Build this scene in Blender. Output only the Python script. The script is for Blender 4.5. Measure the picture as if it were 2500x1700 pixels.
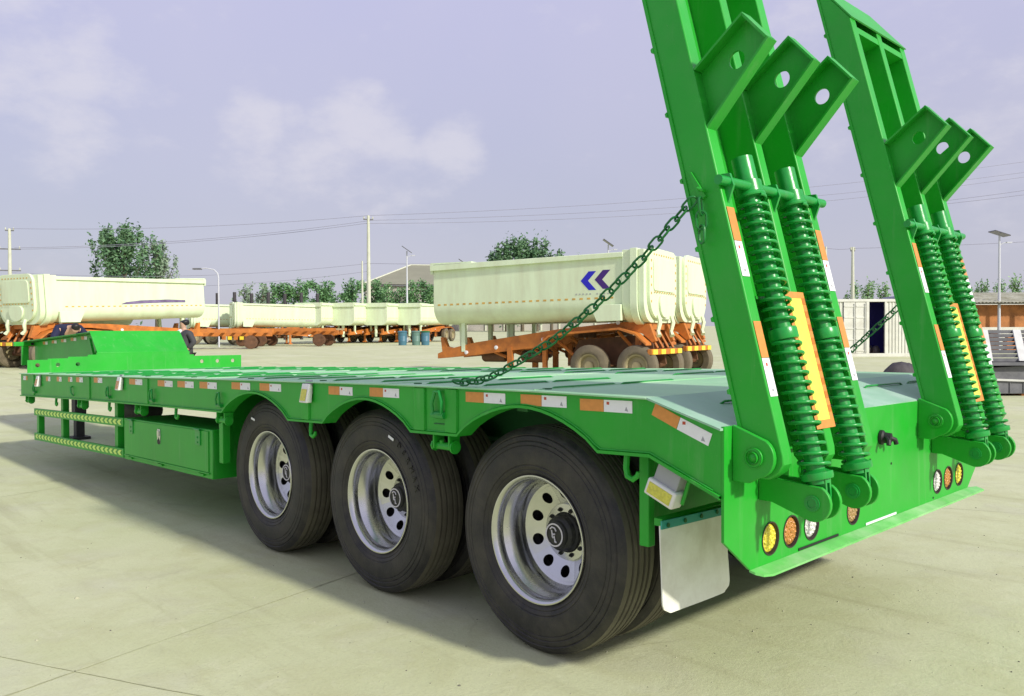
import bpy, math, random
from mathutils import Vector, Matrix
R = math.radians
random.seed(7)
scn = bpy.context.scene
for o in list(bpy.data.objects):
    bpy.data.objects.remove(o)
COL = scn.collection

# ------------------------------------------------------------------ camera
CAM = Vector((1.7023, -2.7807, 1.5105))
c_r = Vector((0.69376621, 0.7201917, -0.00351458))
c_u = Vector((-0.00804502, 0.01262935, 0.99988788))
c_f = Vector((-0.72015535, 0.69366015, -0.01455577))
cd = bpy.data.cameras.new('camera')
cam = bpy.data.objects.new('camera', cd)
COL.objects.link(cam)
m = Matrix((c_r, c_u, -c_f)).transposed().to_4x4()
m.translation = CAM
cam.matrix_world = m
cd.sensor_fit = 'HORIZONTAL'
cd.sensor_width = 36.0
cd.lens = 2024.4 / 2500 * 36
cd.clip_end = 3000
scn.camera = cam

# ------------------------------------------------------------------ sun, sky, exposure
SUN = Vector((0.845, 0.05, 0.535)).normalized()          # direction towards the sun
sl = bpy.data.lights.new('sun', 'SUN')
sl.energy = 4.0
sl.angle = R(3.0)
sl.color = (1.0, 0.95, 0.84)
so = bpy.data.objects.new('sun', sl)
COL.objects.link(so)
so.rotation_euler = SUN.to_track_quat('Z', 'Y').to_euler()
so.location = (10, 0, 20)

w = bpy.data.worlds.new('World')
scn.world = w
w.use_nodes = True
nt = w.node_tree
nt.nodes.clear()
def wn(t, **k):
    n = nt.nodes.new(t)
    for a, b in k.items():
        setattr(n, a, b)
    return n
L = nt.links.new
out = wn('ShaderNodeOutputWorld')
bg = wn('ShaderNodeBackground')
sky = wn('ShaderNodeTexSky')
sky.sky_type = 'NISHITA'
sky.sun_disc = False
sky.sun_elevation = math.asin(SUN.z)
sky.sun_rotation = math.atan2(SUN.x, SUN.y)
sky.air_density = 1.0
sky.dust_density = 3.0
sky.ozone_density = 2.0
sc = wn('ShaderNodeVectorMath', operation='SCALE')
sc.inputs['Scale'].default_value = 0.14
L(sky.outputs[0], sc.inputs[0])
tc = wn('ShaderNodeTexCoord')
sep = wn('ShaderNodeSeparateXYZ')
L(tc.outputs['Generated'], sep.inputs[0])
grad = wn('ShaderNodeValToRGB')
cr = grad.color_ramp
cr.elements[0].position = 0.0
cr.elements[0].color = (0.60, 0.595, 0.68, 1)
cr.elements[1].position = 0.42
cr.elements[1].color = (0.645, 0.625, 0.885, 1)
e = cr.elements.new(0.14)
e.color = (0.555, 0.55, 0.685, 1)
L(sep.outputs['Z'], grad.inputs[0])
mixs = wn('ShaderNodeMixRGB')
mixs.inputs[0].default_value = 0.80
L(sc.outputs[0], mixs.inputs[1])
L(grad.outputs[0], mixs.inputs[2])
# hazy cumulus: soft lobes broken up by noise
nz = wn('ShaderNodeTexNoise')
nz.inputs['Scale'].default_value = 13.0
nz.inputs['Detail'].default_value = 7.0
nz.inputs['Roughness'].default_value = 0.6
smap = wn('ShaderNodeMapping')
smap.inputs['Scale'].default_value = (1, 1, 1.9)
L(tc.outputs['Generated'], smap.inputs[0])
L(smap.outputs[0], nz.inputs['Vector'])
nz2 = wn('ShaderNodeTexNoise')
nz2.inputs['Scale'].default_value = 3.2
nz2.inputs['Detail'].default_value = 5.0
L(tc.outputs['Generated'], nz2.inputs['Vector'])
def skydir(az, el):
    # azimuth right of the camera's heading, elevation, degrees
    a, b = R(az), R(el)
    f = Vector((c_f.x, c_f.y, 0)).normalized()
    r = Vector((c_r.x, c_r.y, 0)).normalized()
    return (f * math.cos(a) + r * math.sin(a)) * math.cos(b) + Vector((0, 0, math.sin(b)))
acc = None
LOBES = [(-10.6, 14.6, 2.3, 1.0), (-12.4, 13.9, 2.0, .8), (-14.6, 13.2, 2.0, .75), (-16.9, 13.6, 2.0, .95), (-9.0, 13.6, 2.2, .85), (-13.6, 12.0, 2.8, .6), (-10.2, 11.9, 2.9, .6), (-17.6, 11.2, 2.2, .7), (-15.6, 10.6, 2.4, .5), (-3.9, 12.4, 2.2, .8), (-5.6, 11.2, 2.4, .5), (-7.5, 10.6, 3.0, .45),
         (-32.5, 18.6, 2.8, .8), (-30.2, 17.2, 2.6, .75), (-27.8, 16.4, 2.6, .75), (-25.8, 15.8, 2.0, .5), (-31.5, 14.2, 3.2, .6), (-27.4, 12.0, 2.2, .7), (-29.2, 11.6, 1.8, .55), (-24.0, 13.0, 2.4, .3),
         (20, 22, 12, .35), (34, 15, 9, .4), (55, 20, 12, .5), (80, 24, 14, .5), (-60, 20, 12, .5), (-85, 16, 10, .5), (120, 18, 14, .5), (160, 25, 14, .5), (-130, 22, 14, .5)]
for az, el, rad, amp in LOBES:
    d = wn('ShaderNodeVectorMath', operation='DOT_PRODUCT')
    d.inputs[1].default_value = skydir(az, el)
    nrm = wn('ShaderNodeVectorMath', operation='NORMALIZE')
    L(tc.outputs['Generated'], nrm.inputs[0])
    L(nrm.outputs[0], d.inputs[0])
    mr = wn('ShaderNodeMapRange')
    mr.interpolation_type = 'SMOOTHSTEP'
    mr.inputs['From Min'].default_value = math.cos(R(rad * 1.5))
    mr.inputs['From Max'].default_value = 1.0
    mr.inputs['To Max'].default_value = amp
    L(d.outputs['Value'], mr.inputs['Value'])
    if acc is None:
        acc = mr.outputs[0]
    else:
        mx = wn('ShaderNodeMath', operation='MAXIMUM')
        L(acc, mx.inputs[0])
        L(mr.outputs[0], mx.inputs[1])
        acc = mx.outputs[0]
na = wn('ShaderNodeMath', operation='MULTIPLY_ADD')     # lobe + (noise-.5)*k
na.inputs[1].default_value = 2.2
na.inputs[2].default_value = -1.28
L(nz.outputs['Fac'], na.inputs[0])
ad = wn('ShaderNodeMath', operation='ADD')
L(acc, ad.inputs[0])
L(na.outputs[0], ad.inputs[1])
cm = wn('ShaderNodeMapRange')
cm.interpolation_type = 'SMOOTHSTEP'
cm.inputs['From Min'].default_value = 0.0
cm.inputs['From Max'].default_value = 1.0
cm.inputs['To Max'].default_value = 0.5
L(ad.outputs[0], cm.inputs['Value'])
veil = wn('ShaderNodeMapRange')
veil.inputs['From Min'].default_value = 0.38
veil.inputs['From Max'].default_value = 0.75
veil.inputs['To Max'].default_value = 0.22
L(nz2.outputs['Fac'], veil.inputs['Value'])
mv = wn('ShaderNodeMixRGB')
mv.inputs[2].default_value = (0.68, 0.65, 0.77, 1)
L(veil.outputs[0], mv.inputs[0])
L(mixs.outputs[0], mv.inputs[1])
mc = wn('ShaderNodeMixRGB')
mc.inputs[2].default_value = (0.80, 0.775, 0.83, 1)
L(cm.outputs[0], mc.inputs[0])
L(mv.outputs[0], mc.inputs[1])
L(mc.outputs[0], bg.inputs['Color'])
bg.inputs['Strength'].default_value = 1.0
L(bg.outputs[0], out.inputs[0])
vs = scn.view_settings
vs.view_transform = 'Standard'
vs.look = 'None'
vs.exposure = 0.0
vs.gamma = 1.0
scn.cycles.max_bounces = 6
scn.cycles.diffuse_bounces = 3

# ------------------------------------------------------------------ materials
def mat(name, col, rough=0.5, metal=0.0, var=0.0, vscale=6.0, dirt=None, dirt_amt=0.0, dscale=3.0, bump=0.0, bscale=60.0, coat=0.0, spec=0.5, emis=None, stretch=None):
    M = bpy.data.materials.new(name)
    M.use_nodes = True
    t = M.node_tree
    p = t.nodes['Principled BSDF']
    p.inputs['Base Color'].default_value = (*col, 1)
    p.inputs['Roughness'].default_value = rough
    p.inputs['Metallic'].default_value = metal
    p.inputs['Specular IOR Level'].default_value = spec
    if coat:
        p.inputs['Coat Weight'].default_value = coat
        p.inputs['Coat Roughness'].default_value = 0.12
    if var or dirt or bump:
        g = t.nodes.new('ShaderNodeTexCoord')
        src = g.outputs['Object']
        if stretch:
            mp = t.nodes.new('ShaderNodeMapping')
            mp.inputs['Scale'].default_value = stretch
            t.links.new(src, mp.inputs[0])
            src = mp.outputs[0]
    if var or dirt:
        n = t.nodes.new('ShaderNodeTexNoise')
        n.inputs['Scale'].default_value = vscale
        n.inputs['Detail'].default_value = 5
        t.links.new(src, n.inputs['Vector'])
        r = t.nodes.new('ShaderNodeValToRGB')
        r.color_ramp.elements[0].position = .3
        r.color_ramp.elements[1].position = .7
        r.color_ramp.elements[0].color = (*[max(0, c * (1 - var)) for c in col], 1)
        r.color_ramp.elements[1].color = (*[min(1, c * (1 + var)) for c in col], 1)
        t.links.new(n.outputs['Fac'], r.inputs[0])
        last = r.outputs[0]
        if dirt:
            n2 = t.nodes.new('ShaderNodeTexNoise')
            n2.inputs['Scale'].default_value = dscale
            n2.inputs['Detail'].default_value = 8
            n2.inputs['Roughness'].default_value = .65
            t.links.new(src, n2.inputs['Vector'])
            mr = t.nodes.new('ShaderNodeMapRange')
            mr.inputs['From Min'].default_value = .42
            mr.inputs['From Max'].default_value = .72
            mr.inputs['To Max'].default_value = dirt_amt
            t.links.new(n2.outputs['Fac'], mr.inputs[0])
            mx = t.nodes.new('ShaderNodeMixRGB')
            mx.inputs[2].default_value = (*dirt, 1)
            t.links.new(mr.outputs[0], mx.inputs[0])
            t.links.new(last, mx.inputs[1])
            last = mx.outputs[0]
            rr = t.nodes.new('ShaderNodeMapRange')
            rr.inputs['To Min'].default_value = rough
            rr.inputs['To Max'].default_value = min(1, rough + .35)
            t.links.new(mr.outputs[0], rr.inputs[0])
            t.links.new(rr.outputs[0], p.inputs['Roughness'])
        t.links.new(last, p.inputs['Base Color'])
    if bump:
        n3 = t.nodes.new('ShaderNodeTexNoise')
        n3.inputs['Scale'].default_value = bscale
        n3.inputs['Detail'].default_value = 4
        t.links.new(src, n3.inputs['Vector'])
        b = t.nodes.new('ShaderNodeBump')
        b.inputs['Strength'].default_value = bump
        b.inputs['Distance'].default_value = .01
        t.links.new(n3.outputs['Fac'], b.inputs['Height'])
        t.links.new(b.outputs[0], p.inputs['Normal'])
    if emis:
        p.inputs['Emission Color'].default_value = (*emis[:3], 1)
        p.inputs['Emission Strength'].default_value = emis[3]
    return M

GREEN = mat('green_paint', (.014, .365, .022), .40, var=.08, vscale=2.5, dirt=(.12, .36, .12), dirt_amt=.16, dscale=7, bump=.05, bscale=9, spec=.42)
GREEN2 = mat('green_cast_steel', (.012, .30, .045), .30, var=.12, vscale=12, bump=.08, bscale=60)
CHAING = mat('chain_green', (.008, .16, .028), .4, var=.2, vscale=20)
GREENDK = mat('dark_green_chassis', (.015, .12, .03), .6, var=.2, vscale=3)
DECK = mat('dusty_green_deck', (.26, .58, .28), .40, var=.10, vscale=2, dirt=(.50, .68, .49), dirt_amt=.85, dscale=1.6, bump=.05, bscale=40)
BLACK = mat('black_rubber_part', (.012, .012, .013), .6, var=.2)
ORANGE_T = mat('orange_reflective', (.66, .27, .055), .4, var=.08, vscale=40)
WHITE_T = mat('white_reflective', (.82, .83, .84), .4, var=.03, vscale=40)
REDM = mat('red_print', (.5, .07, .03), .5)
GREYM = mat('grey_print', (.35, .36, .38), .5)
YEL_T = mat('yellow_board', (.74, .86, .10), .45, var=.05, vscale=20, dirt=(.55, .6, .05), dirt_amt=.5, dscale=9)
LIME = mat('lime_reflective', (.62, .95, .16), .4, var=.15, vscale=30)
LIMEBACK = mat('tape_backing', (.05, .33, .03), .45)
WHITEP = mat('white_plastic', (.78, .78, .74), .35, var=.03)
LENSY = mat('yellow_lens', (.62, .60, .08), .2, var=.15, vscale=90, bump=.5, bscale=120)
FLAP = mat('mudflap_white', (.86, .88, .80), .30, var=.05, vscale=1.5, dirt=(.55, .54, .42), dirt_amt=.6, dscale=5, bump=.06, bscale=20)
TEAL = mat('teal_strip', (.03, .33, .26), .5, var=.1)
def tyre_mat():
    M = mat('tyre_rubber', (.017, .0165, .0165), .55, var=.3, vscale=9, dirt=(.11, .10, .07), dirt_amt=.5, dscale=6, bump=.22, bscale=70)
    return M
TYRE = tyre_mat()
TREAD_T = mat('tyre_rubber_dusty', (.105, .098, .068), .8, var=.25, vscale=7, bump=.1, bscale=80)
RIM = mat('rim_silver', (.60, .61, .60), .20, metal=1.0, var=.05, vscale=9, dirt=(.46, .44, .36), dirt_amt=.3, dscale=5, bump=.02, bscale=30)
HUBB = mat('hub_black', (.010, .010, .011), .45, var=.3, vscale=14, dirt=(.07, .08, .05), dirt_amt=.5, dscale=12)
CHROME = mat('latch_steel', (.6, .6, .6), .25, metal=.9)
EMB = mat('emblem_silver', (.66, .64, .66), .4)
def lens(name, col):
    return mat(name, col, .18, var=.22, vscale=70, bump=.9, bscale=90, coat=.3)
LY, LA, LW, LB = lens('lens_yellow', (.85, .72, .06)), lens('lens_amber', (.55, .24, .05)), lens('lens_white', (.78, .78, .74)), lens('lens_brown', (.42, .27, .10))
BEZEL = mat('lamp_bezel', (.05, .04, .04), .35, metal=.4)
CREAM = mat('cream_body_paint', (.72, .84, .58), .42, var=.03, vscale=1.5, dirt=(.52, .52, .34), dirt_amt=.45, dscale=1.6, bump=.02, bscale=8, stretch=(1.6, 1.6, .35))
RUST = mat('orange_chassis', (.58, .19, .028), .55, var=.22, vscale=2.5, dirt=(.20, .07, .03), dirt_amt=.7, dscale=2.4)
RUSTDK = mat('brown_axle', (.12, .055, .025), .7, var=.3, vscale=5)
CWHEEL = mat('dusty_wheel', (.34, .29, .16), .6, var=.15, vscale=6)
TYREB = mat('dusty_tyre', (.15, .125, .08), .8, var=.2, vscale=6)
BLUEL = mat('logo_blue', (.015, .012, .50), .4)
PURPL = mat('logo_purple', (.05, .012, .17), .4)
SMEAR = mat('faded_grey_marking', (.42, .44, .40), .6, var=.15, vscale=3)
PSTREAK = mat('purple_grey_marking', (.17, .13, .24), .5, var=.4, vscale=3)
TAPE2 = mat('amber_dashes', (.58, .36, .08), .5, var=.2, vscale=5)
LAMPY = mat('yellow_marker', (.90, .70, .05), .4)
STEELG = mat('grey_primer_steel', (.115, .118, .13), .5, var=.22, vscale=2.5, dirt=(.24, .24, .245), dirt_amt=.5, dscale=4, bump=.05, bscale=14)
STEELL = mat('light_grey_bar', (.60, .61, .57), .5, var=.1, vscale=4)
CONTW = mat('container_white', (.70, .71, .63), .5, var=.06, vscale=1.5, dirt=(.42, .40, .33), dirt_amt=.5, dscale=1.8)
NAVY = mat('container_inner_blue', (.06, .06, .42), .7)
TINROOF = mat('weathered_tin', (.50, .50, .36), .65, var=.25, vscale=2, dirt=(.24, .22, .10), dirt_amt=.7, dscale=1.3)
BROWNW = mat('rusty_stack', (.42, .165, .045), .7, var=.3, vscale=2)
BLUEROOF = mat('blue_roof', (.28, .29, .50), .5, var=.05)
ROOFT = mat('hall_roof', (.24, .24, .165), .7, var=.08, vscale=.4)
HALLW = mat('hall_wall', (.36, .34, .30), .7, var=.15, vscale=.3)
GLASSD = mat('hall_window', (.10, .12, .15), .2)
CONC = mat('concrete_pole', (.56, .58, .46), .8, var=.08, vscale=2)
LAMPPOLE = mat('lamp_pole_white', (.56, .58, .62), .45)
SOLAR = mat('solar_panel', (.09, .09, .10), .3, var=.1)
WIRE = mat('wire', (.26, .26, .33), .6)
BARK = mat('bark', (.13, .105, .07), .9, var=.3, vscale=3)
BINB = mat('bin_blue', (.06, .17, .23), .45, var=.1)
BING = mat('bin_green', (.12, .22, .18), .5, var=.1)
SKIN = mat('skin', (.50, .31, .21), .55)
HAIR = mat('black_hair', (.010, .010, .010), .5)
SUIT = mat('dark_grey_cloth', (.050, .050, .056), .8, var=.15, vscale=5)
TROU = mat('black_cloth', (.012, .012, .016), .85)
SHIRT = mat('white_cloth', (.72, .72, .78), .8)
NAVYC = mat('navy_cloth', (.012, .014, .05), .85, var=.2)
BEIGE = mat('beige_cloth', (.62, .58, .40), .85, var=.1)
TARP = mat('dark_tarpaulin', (.05, .045, .05), .7, var=.3, vscale=4)
def leafmat(name, c1, c2):
    M = bpy.data.materials.new(name)
    M.use_nodes = True
    t = M.node_tree
    p = t.nodes['Principled BSDF']
    g = t.nodes.new('ShaderNodeNewGeometry')
    r = t.nodes.new('ShaderNodeValToRGB')
    r.color_ramp.elements[0].color = (*c1, 1)
    r.color_ramp.elements[1].color = (*c2, 1)
    t.links.new(g.outputs['Random Per Island'], r.inputs[0])
    t.links.new(r.outputs[0], p.inputs['Base Color'])
    p.inputs['Roughness'].default_value = .6
    return M
LEAF_D = leafmat('leaf_dark', (.06, .15, .07), (.16, .29, .14))
LEAF_P = leafmat('leaf_pale', (.16, .25, .16), (.30, .40, .27))
LEAF_M = leafmat('leaf_mid', (.07, .19, .07), (.17, .34, .13))
LEAF_L = leafmat('leaf_light', (.14, .30, .11), (.28, .46, .20))

# checker plate (tail of the deck)
def checker():
    M = mat('checker_plate', (.24, .48, .30), .36, var=.1, vscale=4, dirt=(.50, .62, .56), dirt_amt=.9, dscale=2.2)
    t = M.node_tree
    g = t.nodes.new('ShaderNodeTexCoord')
    mp = t.nodes.new('ShaderNodeMapping')
    mp.inputs['Rotation'].default_value = (0, 0, R(45))
    mp.inputs['Scale'].default_value = (42, 42, 42)
    t.links.new(g.outputs['Object'], mp.inputs[0])
    ck = t.nodes.new('ShaderNodeTexBrick')
    ck.inputs['Scale'].default_value = 1
    ck.inputs['Mortar Size'].default_value = .22
    ck.inputs['Color1'].default_value = (1, 1, 1, 1)
    ck.inputs['Color2'].default_value = (1, 1, 1, 1)
    ck.inputs['Mortar'].default_value = (0, 0, 0, 1)
    t.links.new(mp.outputs[0], ck.inputs[0])
    b = t.nodes.new('ShaderNodeBump')
    b.inputs['Strength'].default_value = .8
    b.inputs['Distance'].default_value = .003
    t.links.new(ck.outputs['Color'], b.inputs['Height'])
    t.links.new(b.outputs[0], t.nodes['Principled BSDF'].inputs['Normal'])
    return M
CHECK = checker()
def weather(M, amt, specks):
    t = M.node_tree
    p = t.nodes['Principled BSDF']
    src = p.inputs['Base Color'].links[0].from_socket
    g = t.nodes.new('ShaderNodeTexCoord')
    last = src
    for sc_, scl, lo_, hi_, am, col in (((9, 9, .9), 1.6, .56, .78, amt, (.30, .46, .26)), ((1, 1, 1), 90, .66, .74, specks, (.40, .48, .30)), ((1, 1, 1), 3.0, .60, .74, amt * .8, (.006, .16, .012))):
        mp = t.nodes.new('ShaderNodeMapping')
        mp.inputs['Scale'].default_value = sc_
        t.links.new(g.outputs['Object'], mp.inputs[0])
        n = t.nodes.new('ShaderNodeTexNoise')
        n.inputs['Scale'].default_value = scl
        n.inputs['Detail'].default_value = 7
        n.inputs['Roughness'].default_value = .65
        t.links.new(mp.outputs[0], n.inputs['Vector'])
        r = t.nodes.new('ShaderNodeMapRange')
        r.inputs['From Min'].default_value = lo_
        r.inputs['From Max'].default_value = hi_
        r.inputs['To Max'].default_value = am
        t.links.new(n.outputs['Fac'], r.inputs[0])
        mx = t.nodes.new('ShaderNodeMixRGB')
        mx.inputs[2].default_value = (*col, 1)
        t.links.new(r.outputs[0], mx.inputs[0])
        t.links.new(last, mx.inputs[1])
        last = mx.outputs[0]
    t.links.new(last, p.inputs['Base Color'])
weather(GREEN, .22, .25)
weather(GREEN2, .18, .2)
LIP = mat('dusty_green_lip', (.14, .50, .12), .5, var=.15, vscale=6, dirt=(.40, .62, .34), dirt_amt=.8, dscale=4)

def concrete():
    M = bpy.data.materials.new('yard_concrete')
    M.use_nodes = True
    t = M.node_tree
    p = t.nodes['Principled BSDF']
    g = t.nodes.new('ShaderNodeTexCoord')
    def noise(scale, det, rough=.55, stretch=None, rot=0, dist=0):
        src = g.outputs['Object']
        if stretch:
            mp = t.nodes.new('ShaderNodeMapping')
            mp.inputs['Scale'].default_value = stretch
            mp.inputs['Rotation'].default_value = (0, 0, rot)
            t.links.new(src, mp.inputs[0])
            src = mp.outputs[0]
        n = t.nodes.new('ShaderNodeTexNoise')
        n.inputs['Scale'].default_value = scale
        n.inputs['Detail'].default_value = det
        n.inputs['Roughness'].default_value = rough
        n.inputs['Distortion'].default_value = dist
        t.links.new(src, n.inputs['Vector'])
        return n.outputs['Fac']
    def rng(f, a, b, c, d):
        mr = t.nodes.new('ShaderNodeMapRange')
        for i, v in zip(('From Min', 'From Max', 'To Min', 'To Max'), (a, b, c, d)):
            mr.inputs[i].default_value = v
        t.links.new(f, mr.inputs[0])
        return mr.outputs[0]
    def mix(f, a, b):
        mx = t.nodes.new('ShaderNodeMixRGB')
        t.links.new(f, mx.inputs[0])
        if isinstance(a, tuple):
            mx.inputs[1].default_value = (*a, 1)
        else:
            t.links.new(a, mx.inputs[1])
        if isinstance(b, tuple):
            mx.inputs[2].default_value = (*b, 1)
        else:
            t.links.new(b, mx.inputs[2])
        return mx.outputs[0]
    big = noise(.55, 5)
    c = mix(rng(big, .35, .68, 0, 1), (.50, .535, .305), (.58, .605, .39))
    mid = noise(2.6, 8, .68, dist=.4)
    c = mix(rng(mid, .46, .74, 0, .55), c, (.42, .42, .215))
    grey = noise(1.3, 6, .6)
    c = mix(rng(grey, .52, .72, 0, .5), c, (.54, .55, .43))
    drag = noise(.9, 7, .62, stretch=(.35, 3.4, 1), rot=R(-12))
    c = mix(rng(drag, .54, .74, 0, .7), c, (.36, .36, .20))
    scuff = noise(5.5, 9, .72, dist=1.2)
    c = mix(rng(scuff, .55, .72, 0, .45), c, (.62, .64, .43))
    wp = t.nodes.new('ShaderNodeTexNoise')
    wp.inputs['Scale'].default_value = 1.1
    wp.inputs['Detail'].default_value = 6
    t.links.new(g.outputs['Object'], wp.inputs['Vector'])
    va = t.nodes.new('ShaderNodeMixRGB')
    va.blend_type = 'LINEAR_LIGHT'
    va.inputs[0].default_value = .55
    t.links.new(g.outputs['Object'], va.inputs[1])
    t.links.new(wp.outputs['Color'], va.inputs[2])
    ck = t.nodes.new('ShaderNodeTexVoronoi')
    ck.feature = 'DISTANCE_TO_EDGE'
    ck.inputs['Scale'].default_value = .62
    t.links.new(va.outputs[0], ck.inputs['Vector'])
    crk = rng(ck.outputs['Distance'], .003, .011, 1, 0)
    cs = t.nodes.new('ShaderNodeMath')
    cs.operation = 'MULTIPLY'
    t.links.new(crk, cs.inputs[0])
    t.links.new(rng(noise(.8, 3), .48, .66, 0, .35), cs.inputs[1])
    c = mix(cs.outputs[0], c, (.26, .255, .15))
    grit = noise(160, 3, .8)
    c = mix(rng(grit, .55, .75, 0, .5), c, (.34, .34, .22))
    fine = noise(55, 4, .7)
    c = mix(rng(fine, .50, .80, 0, .35), c, (.30, .29, .17))
    v = t.nodes.new('ShaderNodeTexVoronoi')
    v.inputs['Scale'].default_value = 7
    t.links.new(g.outputs['Object'], v.inputs['Vector'])
    spot = rng(v.outputs['Distance'], .03, .055, 1, 0)
    sel = noise(2.2, 2)
    mm = t.nodes.new('ShaderNodeMath')
    mm.operation = 'MULTIPLY'
    t.links.new(spot, mm.inputs[0])
    t.links.new(rng(sel, .56, .6, 0, .7), mm.inputs[1])
    c = mix(mm.outputs[0], c, (.17, .165, .11))
    t.links.new(c, p.inputs['Base Color'])
    p.inputs['Roughness'].default_value = .88
    p.inputs['Specular IOR Level'].default_value = .25
    b = t.nodes.new('ShaderNodeBump')
    b.inputs['Strength'].default_value = .55
    b.inputs['Distance'].default_value = .016
    hs = t.nodes.new('ShaderNodeMath')
    hs.operation = 'ADD'
    t.links.new(mid, hs.inputs[0])
    t.links.new(rng(fine, 0, 1, 0, .25), hs.inputs[1])
    t.links.new(hs.outputs[0], b.inputs['Height'])
    t.links.new(b.outputs[0], p.inputs['Normal'])
    return M
GROUND = concrete()
JOINT = mat('joint_filler', (.49, .505, .30), .9, var=.25, vscale=8)

# ------------------------------------------------------------------ mesh helpers
class MB:
    def __init__(s):
        s.v, s.f, s.m = [], [], []
    def add(s, vs, fs, mi=0):
        o = len(s.v)
        s.v += [tuple(q) for q in vs]
        for f in fs:
            s.f.append(tuple(i + o for i in f))
            s.m.append(mi)
        return s
    def box(s, x0, x1, y0, y1, z0, z1, mi=0):
        vs = [(x, y, z) for z in (z0, z1) for y in (y0, y1) for x in (x0, x1)]
        return s.add(vs, [(0, 2, 3, 1), (4, 5, 7, 6), (0, 1, 5, 4), (2, 6, 7, 3), (0, 4, 6, 2), (1, 3, 7, 5)], mi)
    def obox(s, c, ax, ay, az, mi=0):
        c, ax, ay, az = Vector(c), Vector(ax), Vector(ay), Vector(az)
        vs = [c + ax * i + ay * j + az * k for k in (-1, 1) for j in (-1, 1) for i in (-1, 1)]
        return s.add(vs, [(0, 2, 3, 1), (4, 5, 7, 6), (0, 1, 5, 4), (2, 6, 7, 3), (0, 4, 6, 2), (1, 3, 7, 5)], mi)
    def prism(s, poly, fn, a, b, mi=0):
        # poly of 2-D points, fn(p, q, w) -> 3-D, extruded from w=a to w=b
        n = len(poly)
        vs = [fn(p, q, a) for p, q in poly] + [fn(p, q, b) for p, q in poly]
        fs = [tuple(range(n))[::-1], tuple(range(n, 2 * n))]
        fs += [(i, (i + 1) % n, n + (i + 1) % n, n + i) for i in range(n)]
        return s.add(vs, fs, mi)
    def holed(s, poly, hc, hr, fn, a, b, mi=0, n=20):
        # plate with a round hole; poly is star-shaped about hc
        angs = [2 * math.pi * i / n for i in range(n)]
        for p in poly:
            angs.append(math.atan2(p[1] - hc[1], p[0] - hc[0]) % (2 * math.pi))
        angs = sorted(set(round(q, 5) for q in angs))
        outer = []
        k = len(poly)
        for t in angs:
            dx, dy = math.cos(t), math.sin(t)
            best = None
            for i in range(k):
                x1, y1 = poly[i]
                x2, y2 = poly[(i + 1) % k]
                ex, ey = x2 - x1, y2 - y1
                den = dx * ey - dy * ex
                if abs(den) < 1e-12:
                    continue
                tt = ((x1 - hc[0]) * ey - (y1 - hc[1]) * ex) / den
                uu = ((x1 - hc[0]) * dy - (y1 - hc[1]) * dx) / den
                if tt > 0 and -1e-6 <= uu <= 1 + 1e-6 and (best is None or tt < best):
                    best = tt
            outer.append((hc[0] + dx * best, hc[1] + dy * best))
        inner = [(hc[0] + hr * math.cos(t), hc[1] + hr * math.sin(t)) for t in angs]
        N = len(angs)
        vs = [fn(*q, w_) for w_ in (a, b) for q in outer + inner]
        fs = []
        for i in range(N):
            j = (i + 1) % N
            fs += [(i, N + i, N + j, j), (2 * N + i, 2 * N + j, 3 * N + j, 3 * N + i), (i, j, 2 * N + j, 2 * N + i), (N + i, 3 * N + i, 3 * N + j, N + j)]
        return s.add(vs, fs, mi)
    def tube(s, pts, rad, n=8, mi=0, closed=False, caps=True):
        pts = [Vector(p) for p in pts]
        k = len(pts)
        rads = rad if isinstance(rad, (list, tuple)) else [rad] * k
        up = None
        rings = []
        for i in range(k):
            if closed:
                t = pts[(i + 1) % k] - pts[i - 1]
            else:
                t = pts[min(i + 1, k - 1)] - pts[max(i - 1, 0)]
            t.normalize()
            if up is None:
                up = Vector((0, 0, 1)) if abs(t.z) < .9 else Vector((1, 0, 0))
            a = t.cross(up)
            if a.length < 1e-6:
                a = t.cross(Vector((0, 1, 0)))
            a.normalize()
            b = a.cross(t).normalized()
            up = b
            rings.append([pts[i] + (a * math.cos(2 * math.pi * j / n) + b * math.sin(2 * math.pi * j / n)) * rads[i] for j in range(n)])
        vs = [q for r_ in rings for q in r_]
        fs = []
        for i in range(k if closed else k - 1):
            for j in range(n):
                i2 = (i + 1) % k
                fs.append((i * n + j, i * n + (j + 1) % n, i2 * n + (j + 1) % n, i2 * n + j))
        if caps and not closed:
            fs += [tuple(range(n))[::-1], tuple(range((k - 1) * n, k * n))]
        return s.add(vs, fs, mi)
    def lathe(s, prof, c, ax, n=48, mi=0, close=False):
        # prof: (radius, offset along ax)
        c, ax = Vector(c), Vector(ax).normalized()
        u = ax.cross(Vector((0, 0, 1)))
        if u.length < 1e-5:
            u = Vector((1, 0, 0))
        u.normalize()
        v = ax.cross(u)
        k = len(prof)
        vs = [c + ax * h + (u * math.cos(2 * math.pi * j / n) + v * math.sin(2 * math.pi * j / n)) * r_ for r_, h in prof for j in range(n)]
        fs = []
        for i in range(k if close else k - 1):
            i2 = (i + 1) % k
            for j in range(n):
                fs.append((i * n + j, i2 * n + j, i2 * n + (j + 1) % n, i * n + (j + 1) % n))
        return s.add(vs, fs, mi)
    def disc(s, c, ax, r_, h, n=24, mi=0):
        return s.lathe([(1e-4, 0), (r_, 0), (r_, h), (1e-4, h)], c, ax, n, mi)
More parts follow.
